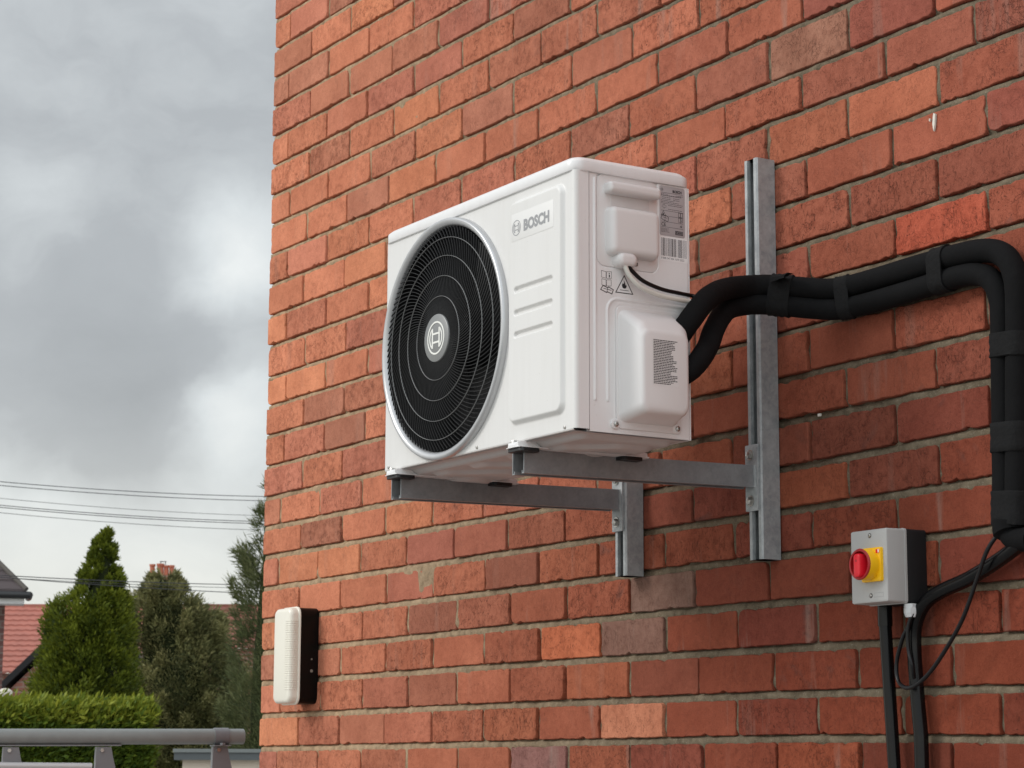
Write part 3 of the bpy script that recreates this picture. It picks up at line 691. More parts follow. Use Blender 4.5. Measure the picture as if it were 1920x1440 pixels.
# ------------------------------------------------------------------ wall brackets
RT, RBt = Z0-.920, Z0-1.690
BGRP = 'steel brackets carrying the air conditioner'
def make_bracket(x1, label):
    """x1 = right face of the rail"""
    t = thing('wall_bracket', (x1, 0, RBt), label, 'bracket', BGRP)
    Hh = RT-RBt; w = .041; d = .043; k = .0025
    P = [(0, 0), (0, -d+.003), (-.003, -d), (-.0105, -d), (-.0105, -d+.007), (-.0125, -d+.007), (-.0125, -d+k*.6), (-.0115, -d+k), (-k, -d+k+.001), (-k, -k), (-w+k, -k), (-w+k, -d+k+.001), (-w+.0115, -d+k), (-w+.0125, -d+k*.6+.000), (-w+.0125, -d+.007), (-w+.0105, -d+.007), (-w+.0105, -d), (-w+.003, -d), (-w, -d+.003), (-w, 0)]
    P = [(a, b-.003) for a, b in P]
    m_ = MB(); m_.loft([[Vector((a, b, z)) for a, b in P] for z in (0, Hh)], True, True, smooth=False); m_.obj('rail', MGV, t)
    zt = (Z0-1.514)-RBt; ax = -.014                 # arm top at the wall, arm right face
    fp = -d-.003
    m_ = MB(); pad(m_, FR, -.043, -.0065, zt-.085, zt+.040, .002, bev(.005, .0008), base=-fp); pl = m_.obj('fixing_plate', MGV, t)
    for dz in (.021, -.066):
        m_ = MB(); c = Vector((-.027, fp-.005, zt+dz))
        m_.cyl(c, (0, -1, 0), .0105, .0015, 20); m_.loft([[c+Vector((q*math.cos(a*PI/3+.2), -y, q*math.sin(a*PI/3+.2))) for a in range(6)] for q, y in ((.0075, .001), (.0075, .0065), (.006, .0075))], False, True, smooth=False)
        m_.obj('bolt', MSCR, t)
    # arm, a channel open underneath
    h = .0412; w = .0395; q = .0025; x0 = ax-w; L0, L1 = fp-.006, -.560; dz = -.009
    P = [(x0, 0), (ax, 0), (ax, -h), (ax-.008, -h), (ax-.008, -h+.006), (ax-.008+q*.8, -h+.006), (ax-.008+q*.8, -h+q), (ax-q, -h+q), (ax-q, -q), (x0+q, -q), (x0+q, -h+q), (x0+.008-q*.8, -h+q), (x0+.008-q*.8, -h+.006), (x0+.008, -h+.006), (x0+.008, -h), (x0, -h)]
    m_ = MB(); m_.loft([[Vector((a, y, zt+b+z_)) for a, b in P] for y, z_ in ((L0, 0), (L1, dz))], True, True, smooth=False); m_.obj('arm', MGD, t)
    m_ = MB(); rr = random.Random(4)
    pts = [Vector((ax+.0005+rr.uniform(-.001, .001), L0+.0015, zt-z)) for z in np.linspace(-.001, h, 12)]; m_.tube(pts, [rr.uniform(.0022, .0036) for _ in pts], 7)
    m_.obj('weld', MGV, t)
    return t
make_bracket(2.255, 'galvanised steel bracket with tall rail right of the unit, arm under its pipe end')
make_bracket(1.808, 'galvanised steel bracket mostly hidden behind the unit, its dark arm under the fan end')

# ------------------------------------------------------------------ pipes
YW = -.026
A_ = [(1235, 690, -.385), (1266, 640, -.368), (1294, 600, -.348), (1325, 561, -.30), (1358, 543, -.225), (1400, 537, -.15), (1450, 536, -.105), (1510, 541, -.07), (1560, 543, -.045), (1606, 534, YW), (1700, 506, YW), (1800, 478, YW), (1855, 470, YW), (1886, 482, YW), (1902, 512, YW), (1908, 560, YW), (1908, 700, YW), (1908, 850, YW), (1906, 980, YW)]
B_ = [(1240, 722, -.385), (1278, 704, -.368), (1304, 684, -.345), (1326, 652, -.30), (1340, 615, -.26), (1362, 582, -.20), (1400, 571, -.145), (1450, 571, -.105), (1510, 577, -.07), (1560, 580, -.045), (1610, 573, YW), (1700, 548, YW), (1800, 518, YW), (1842, 516, YW), (1864, 532, YW), (1876, 565, YW), (1879, 620, YW), (1880, 700, YW), (1882, 850, YW), (1883, 980, YW)]
pa = spline([onY(*q) for q in A_], 14); pb = spline([onY(*q) for q in B_], 14)
bundle = thing('pipe_bundle', onY(*A_[-1]), 'two thick black foam insulated pipes taped together, running from unit along and down the wall', 'pipes')
bundle.location = (0, 0, 0)
def foam_r(P, r_, sd_):
    out = []
    for i, p in enumerate(P):
        a, b = P[max(i-3, 0)], P[min(i+3, len(P)-1)]; cv = min(1, 6*(1-(p-a).normalized().dot((b-p).normalized()))) if 0 < i < len(P)-1 else 0
        out.append(r_*(1+.022*noise.noise(Vector((i*.13, sd_, 0)))+cv*.05*math.sin(i*1.35+sd_)))
    return out
mb = MB(); mb.tube(pa, foam_r(pa, .0205, 1), 20); mb.obj('insulated_pipe', MFO, bundle)
mb = MB(); mb.tube(pb, foam_r(pb, .0195, 7), 20); mb.obj('insulated_pipe', MFO, bundle)
def hull2(a, ra, b, rb, T, grow, n=36):
    x = (b-a); x = (x-T*x.dot(T)); d = x.length; x.normalize(); y = T.cross(x); out = []
    for k in range(n):
        t = 2*PI*k/n; c, s = math.cos(t), math.sin(t)
        out.append((b if c > 0 else a)+x*((rb if c > 0 else ra)+grow)*c+y*((rb if c > 0 else ra)+grow)*s)
    return out
def near(P, q): return min(range(len(P)), key=lambda i: (Vector(project(P[i]))-Vector(q)).length)
def wrap(qa, half, name='tape_wrap', seed=0):
    rr = random.Random(seed)
    ia = near(pa, qa); T = (pa[min(ia+1, len(pa)-1)]-pa[ia-1]).normalized()
    c = pa[ia]; ib = min(range(len(pb)), key=lambda i: abs((pb[i]-c).dot(T))+(.5*(pb[i]-c).length)); b0 = pb[ib]; b0 = b0-T*(b0-c).dot(T)
    # local directions of both pipes
    Tb = (pb[min(ib+1, len(pb)-1)]-pb[ib-1]).normalized()
    loops = []
    for s_, gr in ((-1, -.001), (-1, .0014), (-.92, .0024), (-.6, .0014), (-.3, .0026), (0, .0014), (.3, .0028), (.6, .0016), (.92, .0026), (1, .0014), (1, -.001)):
        off = s_*half+rr.uniform(-.0012, .0012)
        loops.append(hull2(c+T*off, .0205, b0+Tb*off, .0195, T, gr+rr.uniform(-.0005, .0006)))
    loops = [[v+(v-(c+b0)/2).normalized()*.0009*noise.noise(v*90) for v in lp] for lp in loops]
    m_ = MB(); m_.loft(loops, False, False); m_.obj(name, MTP, bundle, sharp=60)
for s_, (q, hf) in enumerate((((1466, 537), .020), ((1583, 540), .013), ((1768, 488), .018), ((1908, 640), .020), ((1908, 822), .024), ((1907, 952), .028))): wrap(q, hf, seed=s_)
# ragged loose tape end over the first wrap
p = onY(1462, 520, -.118)
mb = MB(); rr = random.Random(2)
mb.loft([[p+Vector((x, -.004-yy, z+rr.uniform(-.001, .001))) for x in np.linspace(-.018, .022, 7)] for yy, z in ((-.02, .004), (-.006, .0055), (.002, .001), (.004, -.006))], False, False, closed=False); mb.obj('tape_end', MTP, bundle)
# the taped tail under the bundle
mb = MB(); mb.tube(spline([onY(1894, 975, YW), onY(1894, 998, YW), onY(1906, 1010, YW), onY(1935, 1012, YW)], 5), [.028]*6+[.020]*10, 18); mb.obj('taped_tail', MFO, bundle)

def cable(pts, r, m_, label, name='cable', cat='cable', n=8, group=None, seg=10):
    b_ = MB(); b_.tube(spline([onY(*q) for q in pts], n), r, seg); return tag(b_.obj(name, m_), label, cat, group)
SXw = AX+W_
def onX(px, py, x): d = ray(px, py); return CAM + d*((x-CAM.x)/d.x)
def tube_obj(pts, r, m_, label, name, cat, n=8, seg=12):
    b_ = MB(); b_.tube(spline(pts, n), r, seg); return tag(b_.obj(name, m_), label, cat)
c1 = onX(1172, 497, SXw+.014); c2 = onX(1178, 498, SXw+.014)
tube_obj([c1+Vector((0, 0, .01)), c1, onX(1180, 516, SXw+.016), onX(1200, 537, SXw+.02), onX(1235, 553, SXw+.022), onX(1270, 561, SXw+.022), onX(1293, 565, SXw+.016), onY(1312, 566.5, -.318), onY(1335, 560, -.275)], .0044, MCW, 'white cable curving from the boxed handle plate of the unit to the black pipes', 'cable', 'cable')
tube_obj([c2+Vector((0, 0, .01)), c2, onX(1190, 513, SXw+.014), onX(1208, 528, SXw+.016), onX(1240, 542, SXw+.018), onX(1270, 549, SXw+.018), onX(1295, 554, SXw+.012), onY(1314, 557, -.318), onY(1338, 552, -.27)], .0036, MCB, 'thin black cable running above the white cable on the side of the unit', 'cable', 'cable')

# ------------------------------------------------------------------ isolator switch
ix0, ix1, iz0, iz1 = 2.556, 2.652, Z0-1.795, Z0-1.668
iso = thing('isolator_switch', ((ix0+ix1)/2, 0, iz0), 'grey and black isolator box with red rotary handle on yellow plate, fixed to brick wall', 'switch')
cw, chh = ix1-ix0, iz1-iz0
mb = MB(); pad(mb, FR, -cw/2, cw/2, 0, chh, .006, bev(.044, .002), base=.002); mb.obj('back_box', MBB, iso)
mb = MB(); pad(mb, FR, -cw/2-.0008, cw/2+.0008, -.0008, chh+.0008, .005, [(0, 0), (0, .004), (.0012, .0042), (.0016, .040), (.0026, .0424), (.005, .0434)], base=.0465); cov = mb.obj('front_cover', MGB, iso)
FB = .0465+.0434
for v in (chh-.011, .013):
    mb = MB(); mb.cyl(FR(.004, v, FB-.001), (0, -1, 0), .0042, .0013, 16); mb.obj('screw_recess', mat('screw_dark', (.06, .06, .06), .5), cov); screw(FR, .004, v, FB+.0001, .003, cov)
mb = MB(); line(mb, [(.012, .010), (.036, .010), (.036, .017), (.012, .017)], .0006, FR, FB); mb.obj('cast_mark', mat('cast_mark_grey', (.27, .27, .27), .5), cov)
mb = MB(); pad(mb, FR, -.0125, .0375, .036, .094, .003, bev(.006, .001), base=FB); pla = mb.obj('yellow_plate', MYE, cov); pc = (.0085, .0650)
def rot_loops(prof, c, nseg=40): return [[FR(c[0]+r_*math.cos(t*2*PI/nseg), c[1]+r_*math.sin(t*2*PI/nseg), h_) for t in range(nseg)] for r_, h_ in prof]
mb = MB(); mb.loft(rot_loops([(.0265, FB+.004), (.0265, FB+.024), (.0258, FB+.0252)], pc), False, False); mb.obj('collar', MYE, pla, sharp=50)
mb = MB(); mb.loft(rot_loops([(.0258, FB+.0252), (.0268, FB+.0275), (.0255, FB+.0295), (.0225, FB+.0290), (.0215, FB+.014), (.0001, FB+.014)], pc), False, False); hub_ = mb.obj('rotary_ring', MRD, pla, sharp=40)
mb = MB(); pad(mb, FR, pc[0]-.0085, pc[0]+.0085, pc[1]-.0225, pc[1]+.0180, .006, [(0, 0), (0, .018), (.001, .0205), (.003, .0215)], base=FB+.014); mb.obj('handle', MRE, pla)
mb = MB(); mb.cyl(FR(pc[0], pc[1]+.006, FB+.0352), (0, -1, 0), .0022, .0006, 12); mb.obj('handle_hole', MRD, pla)
mb = MB(); pad(mb, FR, .026, .035, .084, .0905, .0008, bev(.0008, .0002), base=FB+.006); mb.obj('indicator_window', MRE, pla)
mb = MB(); pad(mb, FR, .0315, .0345, .0845, .0900, .0004, bev(.0004, .0001), base=FB+.0068); mb.obj('indicator_mark', MPRT, pla)
gl = (.0425, -.035)
mb = MB(); mb.cyl((gl[0], gl[1], -.001), (0, 0, -1), .0125, .006, 6); mb.cyl((gl[0], gl[1], -.007), (0, 0, -1), .0115, .012, 24, .002); mb.loft([[Vector((gl[0]+q*math.cos(a*PI/4), gl[1]+q*math.sin(a*PI/4), -z)) for a in range(8)] for q, z in ((.0122, .0085), (.0122, .016), (.0095, .0235), (.006, .0245))], False, True)
mb.obj('cable_gland', MGW, iso)
ic = Vector(((ix0+ix1)/2, 0, iz0))

# conduits
gx = onY(1660, 1180, -.026).x; gy = -.026
mb = MB(); mb.tube([(gx, gy, iz0+.002), (gx, gy, iz0-.035)], .0128, 20); mb.tube([(gx, gy, iz0-.033), onY(1677, 1438, gy), onY(1680, 1438, gy)+Vector((.03, 0, -.8))], .0112, 20)
tag(mb.obj('conduit', MCO), 'straight glossy black conduit dropping from the underside of the grey isolator box', 'conduit')
cpts = [onY(*q) for q in ((1990, 962, -.03), (1925, 1010, -.03), (1880, 1045, -.024), (1820, 1083, -.022), (1770, 1106, -.022), (1738, 1127, -.022), (1720, 1158, -.022), (1714, 1200, -.022), (1719, 1290, -.022), (1727, 1380, -.022))]
pz = spline(cpts, 8); last = pz[-1]; pz += [Vector((last.x+.001, last.y, last.z-.4)), Vector((last.x+.001, last.y, .3))]
mb = MB(); mb.tube(pz, .0125, 20); tag(mb.obj('conduit', MCO), 'glossy black conduit bending diagonally from the taped pipes and down right of the isolator box', 'conduit')
mb = MB(); g0 = ic+Vector((gl[0], gl[1], -.022))
cp = [g0+Vector((-.002, 0, .005)), g0+Vector((-.003, 0, -.012)), onY(1693, 1195, -.040), onY(1681, 1245, -.040), onY(1686, 1280, -.044), onY(1708, 1289, -.050), onY(1740, 1265, -.055), onY(1775, 1215, -.055), onY(1806, 1158, -.055), onY(1832, 1085, -.050), onY(1852, 1030, -.045), onY(1880, 990, -.035), onY(1890, 975, -.03)]
mb.tube(spline(cp, 8), .0036, 10); tag(mb.obj('cable', MCB), 'thin black cable looping below the white gland and up to the taped pipe bundle', 'cable')
mb = MB(); cp = [g0+Vector((.004, 0, .005)), onY(1712, 1150, -.037), onY(1703, 1175, -.041), onY(1703, 1215, -.041), onY(1712, 1255, -.040), onY(1716, 1300, -.012), onY(1718, 1330, -.008)]
mb.tube(spline(cp, 8), .0034, 10); tag(mb.obj('cable', MCB), 'short black cable bowed in front of the bent conduit just under the white gland', 'cable')

# ------------------------------------------------------------------ bulkhead lamp at the corner
lx0, lx1, lz0, lz1 = .240, .345, Z0-1.918, Z0-1.670
lamp = thing('wall_lamp', ((lx0+lx1)/2, 0, lz0), 'unlit bulkhead lamp with ribbed opal cover on a black base near the wall corner', 'lamp')
lw, lh = lx1-lx0, lz1-lz0
mb = MB(); pad(mb, FR, -lw/2+.001, lw/2-.001, .001, lh-.001, .020, [(0, 0), (0, .051), (.0012, .0525)], base=.001); mb.obj('base', MLB, lamp)
mb = MB(); pad(mb, FR, -lw/2-.0015, lw/2+.0015, -.0015, lh+.0015, .022, [(0, 0), (0, .004), (.002, .0055), (.003, .0056), (.0034, .017), (.0050, .0230), (.009, .0268), (.0135, .0280)], base=.0535, n=8); df = mb.obj('diffuser', MDF, lamp, sharp=60)
for k in range(31):
    z = .038+k*.0058; mb = MB()
    pts = [Vector((lw/2-x_, -y_, z)) for x_, y_ in ((.0004, .0605), (.0012, .0705), (.0030, .0768), (.0072, .0806), (.013, .0818), (.030, .0818))]
    if k == 0:
        mb.tube(pts, .0012, 6); rib0 = mb.mesh('rib', 60); zz = z
    o = link('rib', rib0, MDF, df, (0, 0, z-zz))
mb = MB()
for u, z, r_ in ((lw/2, .085, .004), (lw/2, .115, .0025)): mb.cyl((u-.0015, -.02, z), (1, 0, 0), r_, .0012, 12)
mb.obj('paint_spot', mat('paint_spot', (.22, .2, .17), .6), lamp)

# ------------------------------------------------------------------ roof rack bottom left
RD = 6.9
rack = thing('roof_rack', far(230, 1437, RD), 'grey tubular roof rack rail with clamp and tapered brackets, beside the wall corner', 'roof rack')
ro = rack.location.copy(); MRK = speckled('rack_aluminium', (.235, .255, .25), .15, .42, .15, 25, .2, 90, .001); MRB = speckled('rack_bracket', (.19, .195, .205), .08, .45, .15, 25)
e1 = far(457, 1381, RD); e0 = far(-420, 1381.5, RD-.5); ax = (e1-e0).normalized()
mb = MB(); mb.tube([e0-ro, e0.lerp(e1, .5)-ro, e1-ro-ax*.002, e1-ro], [.0232, .0232, .0232, .021], 28); mb.obj('tube', MRK, rack)
M4 = Matrix((ax, Vector((0, 0, 1)).cross(ax).normalized(), Vector((0, 0, 1)))).transposed().to_4x4()
def rk(px, py=1381): 
    t = min(np.linspace(0, 1, 400), key=lambda s: abs(project(e0.lerp(e1, s))[0]-px)); return e0.lerp(e1, t)-ro
c = rk(415); mb = MB(); mb.tube([c-ax*.022, c+ax*.022], .0262, 28); cl = mb.obj('clamp', MRB, rack)
mb = MB(); mb.box((-.026, -.03, -.029), (.026, .03, -.0255), Matrix.Translation(c) @ M4); mb.cyl(c+M4.to_3x3() @ Vector((0, -.026, -.026)), (0, 0, 1), .009, .007, 6); mb.obj('bolt_plate', MRB, cl)
for k, px in enumerate((20, 195, 413)):
    c = rk(px); mb = MB(); w0, w1 = (.020, .040)
    Mx = Matrix.Translation(c) @ M4
    for (xa, xb, z) in ((0, 0, 0),):
        lo = [[Mx @ Vector((x, y, z)) for x, y in ((a, -.012), (b, -.012), (b, .012), (a, .012))] for a, b, z in ((-.022, .022, -.030), (-.023, .028, -.06), (-.024, .045, -.125))]
    mb.loft(lo, True, True, smooth=False); br = mb.obj('bracket', MRB, rack)
    mb = MB(); mb.cyl(Mx @ Vector((-.006, -.0121, -.040)), M4.to_3x3() @ Vector((0, -1, 0)), .006, .006, 6); mb.obj('bolt', MSCR, br)
mb = MB(); s_ = rk(-300); e_ = rk(226)
mb.box((0, -.016, -.0275), ((e_-s_).length, .016, -.0235), Matrix.Translation(s_) @ M4); mb.obj('top_strip', MRB, rack)
mb = MB(); s_ = far(-420, 1431, RD-.5)-ro; e_ = far(172, 1437, RD-.2)-ro; mb.tube([s_, e_], .010, 12); mb.obj('lower_rail', speckled('rail_pale', (.55, .56, .57), .05, .4, .2), rack)

# ------------------------------------------------------------------ foliage
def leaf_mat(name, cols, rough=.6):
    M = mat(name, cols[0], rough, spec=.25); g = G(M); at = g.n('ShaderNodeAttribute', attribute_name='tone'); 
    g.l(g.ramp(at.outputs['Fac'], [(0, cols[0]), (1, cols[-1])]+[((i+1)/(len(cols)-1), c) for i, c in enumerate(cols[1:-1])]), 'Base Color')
    t = g.b; t.inputs['Subsurface Weight'].default_value = 0
    tr = g.n('ShaderNodeBsdfTranslucent', {'Color': (*cols[-1], 1)}); mxs = g.n('ShaderNodeMixShader', {0: .18}); out = g.t.nodes['Material Output']
    g.t.links.new(t.outputs[0], mxs.inputs[1]); g.t.links.new(tr.outputs[0], mxs.inputs[2]); g.t.links.new(mxs.outputs[0], out.inputs[0])
    return M
def leaves(name, C, D, ln, wd, tone_, mt, parent):
    """C centres, D directions (n,3): each a slim kite-shaped spray of two triangles"""
    n = len(C); D = D/np.linalg.norm(D, axis=1, keepdims=True); R_ = rng.normal(size=(n, 3)); S = np.cross(D, R_); S /= np.linalg.norm(S, axis=1, keepdims=True)
    ln = ln*rng.uniform(.6, 1.4, (n, 1)); wd = wd*rng.uniform(.6, 1.4, (n, 1))
    V = np.stack([C, C+D*ln*.45+S*wd*.5, C+D*ln, C+D*ln*.45-S*wd*.5], 1).reshape(-1, 3).astype(np.float32)
    q = np.arange(n*4, dtype=np.int32)
    me = bpy.data.meshes.new(name); me.vertices.add(n*4); me.vertices.foreach_set('co', V.reshape(-1)); me.loops.add(n*4); me.loops.foreach_set('vertex_index', q)
    me.polygons.add(n); me.polygons.foreach_set('loop_start', np.arange(0, n*4, 4, dtype=np.int32)); me.update(calc_edges=True)
    a = me.attributes.new('tone', 'FLOAT', 'POINT'); a.data.foreach_set('value', np.repeat(np.clip(tone_, 0, 1), 4).astype(np.float32))
    return link(name, me, mt, parent)
def tree_solid(name, base, prof, mt, parent, noise_amp=.08, seed=0, squash=1):
    """dark inner mass of twigs"""
    mb = MB(); loops = []
    for z, r_ in prof: loops.append([Vector((r_*(1+.15*noise.noise(Vector((math.cos(t)*2, math.sin(t)*2, z*2+seed))))*math.cos(t), r_*math.sin(t), z)) for t in (k*2*PI/16 for k in range(16))])
    mb.loft(loops, True, True); return mb.obj(name, mt, parent)
MTW = mat('twig_dark', (.030, .038, .016), .95, spec=.1); MTK = speckled('bark', (.09, .06, .04), .3, .9, 0, 12, .6, 30, .01)
RGT = np.array(_R); FWD = np.array(_F)
def conifer(name, label, base, prof, nclump, nleaf, cl_r, ln, wd, up, cols, seed=0, trunk_h=1.0, tufts=0, rag=.28):
    """prof: list of (z, left extent, right extent) measured across the view, clumps on the flank"""
    global rng; rng = np.random.default_rng(seed)
    t = thing(name, base, label, 'tree'); pz = np.array([p[0] for p in prof]); pl = np.array([p[1] for p in prof]); pr = np.array([p[2] for p in prof])
    z = rng.uniform(pz[0], pz[-1], nclump*3); L_ = np.interp(z, pz, pl); R_ = np.interp(z, pz, pr); hw = (L_+R_)/2
    keep = rng.random(len(z)) < (hw/hw.max())*.65+.35; z, L_, R_, hw = z[keep][:nclump], L_[keep][:nclump], R_[keep][:nclump], hw[keep][:nclump]
    th = rng.uniform(0, 2*PI, len(z)); rad = hw*np.sqrt(rng.uniform(.5, 1.12, len(z)))*np.array([1+rag*noise.noise(Vector((math.cos(a)*1.7, math.sin(a)*1.7, zz*2.6+seed*5))) for a, zz in zip(th, z)])
    cxo = (R_-L_)/2
    lat = cxo+rad*np.cos(th); dep = rad*np.sin(th)
    Cc = np.outer(lat, RGT)+np.outer(dep, FWD); Cc[:, 2] += z
    out = np.outer(np.cos(th), RGT)+np.outer(np.sin(th), FWD); ct = rng.random(len(z))
    if tufts:      # upswept boughs that break the outline
        nt_ = tufts*5; zt = np.repeat(rng.uniform(pz[0]+.6, pz[-1]-.40, tufts), 5)+np.tile(np.arange(5)*.055, tufts); at = np.repeat(rng.uniform(0, 2*PI, tufts), 5)
        rt = (np.interp(zt, pz, pl)+np.interp(zt, pz, pr))/2*.98+np.tile(np.arange(5)*.035, tufts); ct_ = (np.interp(zt, pz, pr)-np.interp(zt, pz, pl))/2
        Ct = np.outer(ct_+rt*np.cos(at), RGT)+np.outer(rt*np.sin(at), FWD); Ct[:, 2] += zt
        Cc = np.concatenate([Cc, Ct]); out = np.concatenate([out, np.outer(np.cos(at), RGT)+np.outer(np.sin(at), FWD)]); ct = np.concatenate([ct, np.full(nt_, .8)]); hw = np.concatenate([hw, np.full(nt_, hw.max()*.36)]); z = np.concatenate([z, zt])
    k = np.repeat(np.arange(len(z)), nleaf); off = rng.normal(size=(len(k), 3))*cl_r*np.array([.6, .6, .8])
    scale = np.clip(hw/hw.max()*1.2, .35, 1)[k][:, None]
    C = Cc[k]+off*scale+out[k]*cl_r*.3
    D = out[k]*.8+rng.normal(size=(len(k), 3))*.45+off/cl_r*.35; D[:, 2] += up
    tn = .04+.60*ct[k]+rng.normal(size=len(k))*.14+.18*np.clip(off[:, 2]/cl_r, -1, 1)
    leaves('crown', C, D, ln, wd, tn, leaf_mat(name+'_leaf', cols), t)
    mb = MB(); loops = []
    for zz, l_, r_ in zip(pz, pl, pr):
        c_ = (r_-l_)/2; h_ = (l_+r_)/2*.66; loops.append([Vector(_R)*(c_+h_*math.cos(a))+Vector(_F)*h_*math.sin(a)+Vector((0, 0, zz-.05)) for a in (q*2*PI/14 for q in range(14))])
    mb.loft(loops, True, True); mb.obj('inner_twigs', MTW, t)
    mb = MB(); mb.tube([(0, 0, -.0), (0, 0, trunk_h*.5), (.02, 0, trunk_h)], [.11, .09, .06], 10); mb.obj('trunk', MTK, t)
    return t
def prof_from(px_rows, d, cx):
    """rows of (py, left px, right px) -> local (z, left, right) about column cx"""
    out = []
    for py, l_, r_ in px_rows:
        c = far(cx, py, d); a = far(l_, py, d); b = far(r_, py, d); out.append((c.z, (c-a).length*(1 if l_ < cx else -1), (b-c).length*(1 if r_ > cx else -1)))
    return sorted(out)
# tall smooth conifer
d = 25; b0 = far(160, 1400, d); b0.z = 0
pr1 = prof_from([(1000, 182, 188), (1030, 168, 199), (1065, 155, 206), (1095, 145, 211), (1120, 138, 213), (1140, 98, 222), (1165, 88, 226), (1200, 84, 230), (1240, 76, 234), (1280, 70, 238), (1340, 66, 240), (1433, 66, 240)], d, 160)
pr1 = [(.15, pr1[0][1]*.9, pr1[0][2]*.9)]+pr1
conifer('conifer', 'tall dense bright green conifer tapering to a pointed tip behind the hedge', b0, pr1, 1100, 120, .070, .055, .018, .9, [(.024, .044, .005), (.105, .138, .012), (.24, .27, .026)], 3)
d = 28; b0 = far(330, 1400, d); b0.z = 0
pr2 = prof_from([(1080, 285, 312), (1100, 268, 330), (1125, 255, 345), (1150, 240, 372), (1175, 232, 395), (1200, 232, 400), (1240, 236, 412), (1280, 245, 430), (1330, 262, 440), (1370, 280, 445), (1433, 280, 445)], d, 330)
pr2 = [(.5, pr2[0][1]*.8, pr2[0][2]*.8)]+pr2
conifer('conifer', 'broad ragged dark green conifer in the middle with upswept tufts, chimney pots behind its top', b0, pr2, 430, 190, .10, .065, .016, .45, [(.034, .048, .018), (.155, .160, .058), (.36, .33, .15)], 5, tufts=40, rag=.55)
# a few long tufts that stick out of its outline
d = 22; b0 = far(505, 1400, d); b0.z = 0
pr3 = prof_from([(880, 504, 512), (930, 490, 520), (980, 476, 540), (1040, 470, 560), (1100, 462, 570), (1160, 456, 575), (1240, 448, 580), (1320, 446, 580), (1433, 446, 580)], d, 505)
pr3 = [(.2, pr3[0][1], pr3[0][2])]+pr3
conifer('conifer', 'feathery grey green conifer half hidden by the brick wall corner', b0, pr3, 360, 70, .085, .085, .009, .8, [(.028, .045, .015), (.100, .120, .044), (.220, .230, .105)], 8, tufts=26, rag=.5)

# hedge
d = 15; hl = far(-160, 1310, d-.6); hr = far(276, 1303, d); htop = hr.z-.13; rng = np.random.default_rng(21)
hedge = thing('hedge', (hr.x, hr.y, 0), 'clipped bright yellow green hedge with leafy top behind the roof rack', 'hedge')
ax_ = np.array(((hl-hr).x, (hl-hr).y, 0)); Lh = np.linalg.norm(ax_); ax_ /= Lh; bk = np.array([-ax_[1], ax_[0], 0]); 
if np.dot(bk, FWD) < 0: bk = -bk
nc = 5200; u = rng.uniform(0, Lh, nc); z = rng.uniform(.2, htop, nc); dp = rng.uniform(0, .10, nc)
tp = rng.random(nc) < .28; z = np.where(tp, htop+rng.normal(size=nc)*.02, z); dp = np.where(tp, rng.uniform(0, .8, nc), dp)
en = rng.random(nc) < .10; dp = np.where(en, rng.uniform(0, .8, nc), dp); u = np.where(en, rng.uniform(-.03, .03, nc), u)
Cc = np.outer(u, ax_)+np.outer(dp, bk); Cc[:, 2] = z; nl = 42; k = np.repeat(np.arange(nc), nl); off = rng.normal(size=(len(k), 3))*.030
C = Cc[k]+off; D = np.outer(np.full(len(k), -.5), ax_)*rng.uniform(.2, 1.6, (len(k), 1))-bk*.5+rng.normal(size=(len(k), 3))*.35; D[:, 2] += np.where(tp[k], 1.0, .35)
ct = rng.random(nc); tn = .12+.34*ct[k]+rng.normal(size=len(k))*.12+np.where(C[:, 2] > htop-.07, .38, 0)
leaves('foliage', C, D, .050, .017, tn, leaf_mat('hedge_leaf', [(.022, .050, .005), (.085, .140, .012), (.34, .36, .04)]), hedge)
nn = 110; u = rng.uniform(0, Lh, nn); k = np.repeat(np.arange(nn), 12); C = np.outer(u, ax_)[k]+np.outer(rng.uniform(0, .5, nn), bk)[k]; C[:, 2] = htop+rng.uniform(-.02, .05, len(k))*rng.uniform(.3, 1.6, nn)[k]
C[:, :2] += rng.normal(size=(len(k), 2))*.018; D = rng.normal(size=(len(k), 3))*.35; D[:, 2] += 1
leaves('top_shoots', C, D, .05, .014, rng.uniform(.6, 1, len(k)), bpy.data.materials['hedge_leaf'], hedge)
mb = MB(); Mh = Matrix((Vector(ax_), Vector(bk), Vector((0, 0, 1)))).transposed().to_4x4(); mb.box((.05, .07, 0), (Lh, .75, htop-.06), Mh); mb.obj('inner_twigs', MTW, hedge)
# pale bollard top peeping over the hedge at far left is a ball finial
d = 16.5; c = far(10, 1297, d); fin_ = thing('gate_pier', (c.x, c.y, 0), 'small pale rounded stone cap peeping over the hedge at far left', 'pillar')
mb = MB(); mb.loft([[Vector((r_*math.cos(a), r_*math.sin(a), z)) for a in (q*2*PI/16 for q in range(16))] for r_, z in ((.045, 0), (.045, c.z-.03), (.055, c.z-.02), (.05, c.z+.005), (.028, c.z+.022), (.004, c.z+.026))], True, True)
mb.obj('shaft', speckled('pale_stone', (.62, .58, .5), .08, .8), fin_)

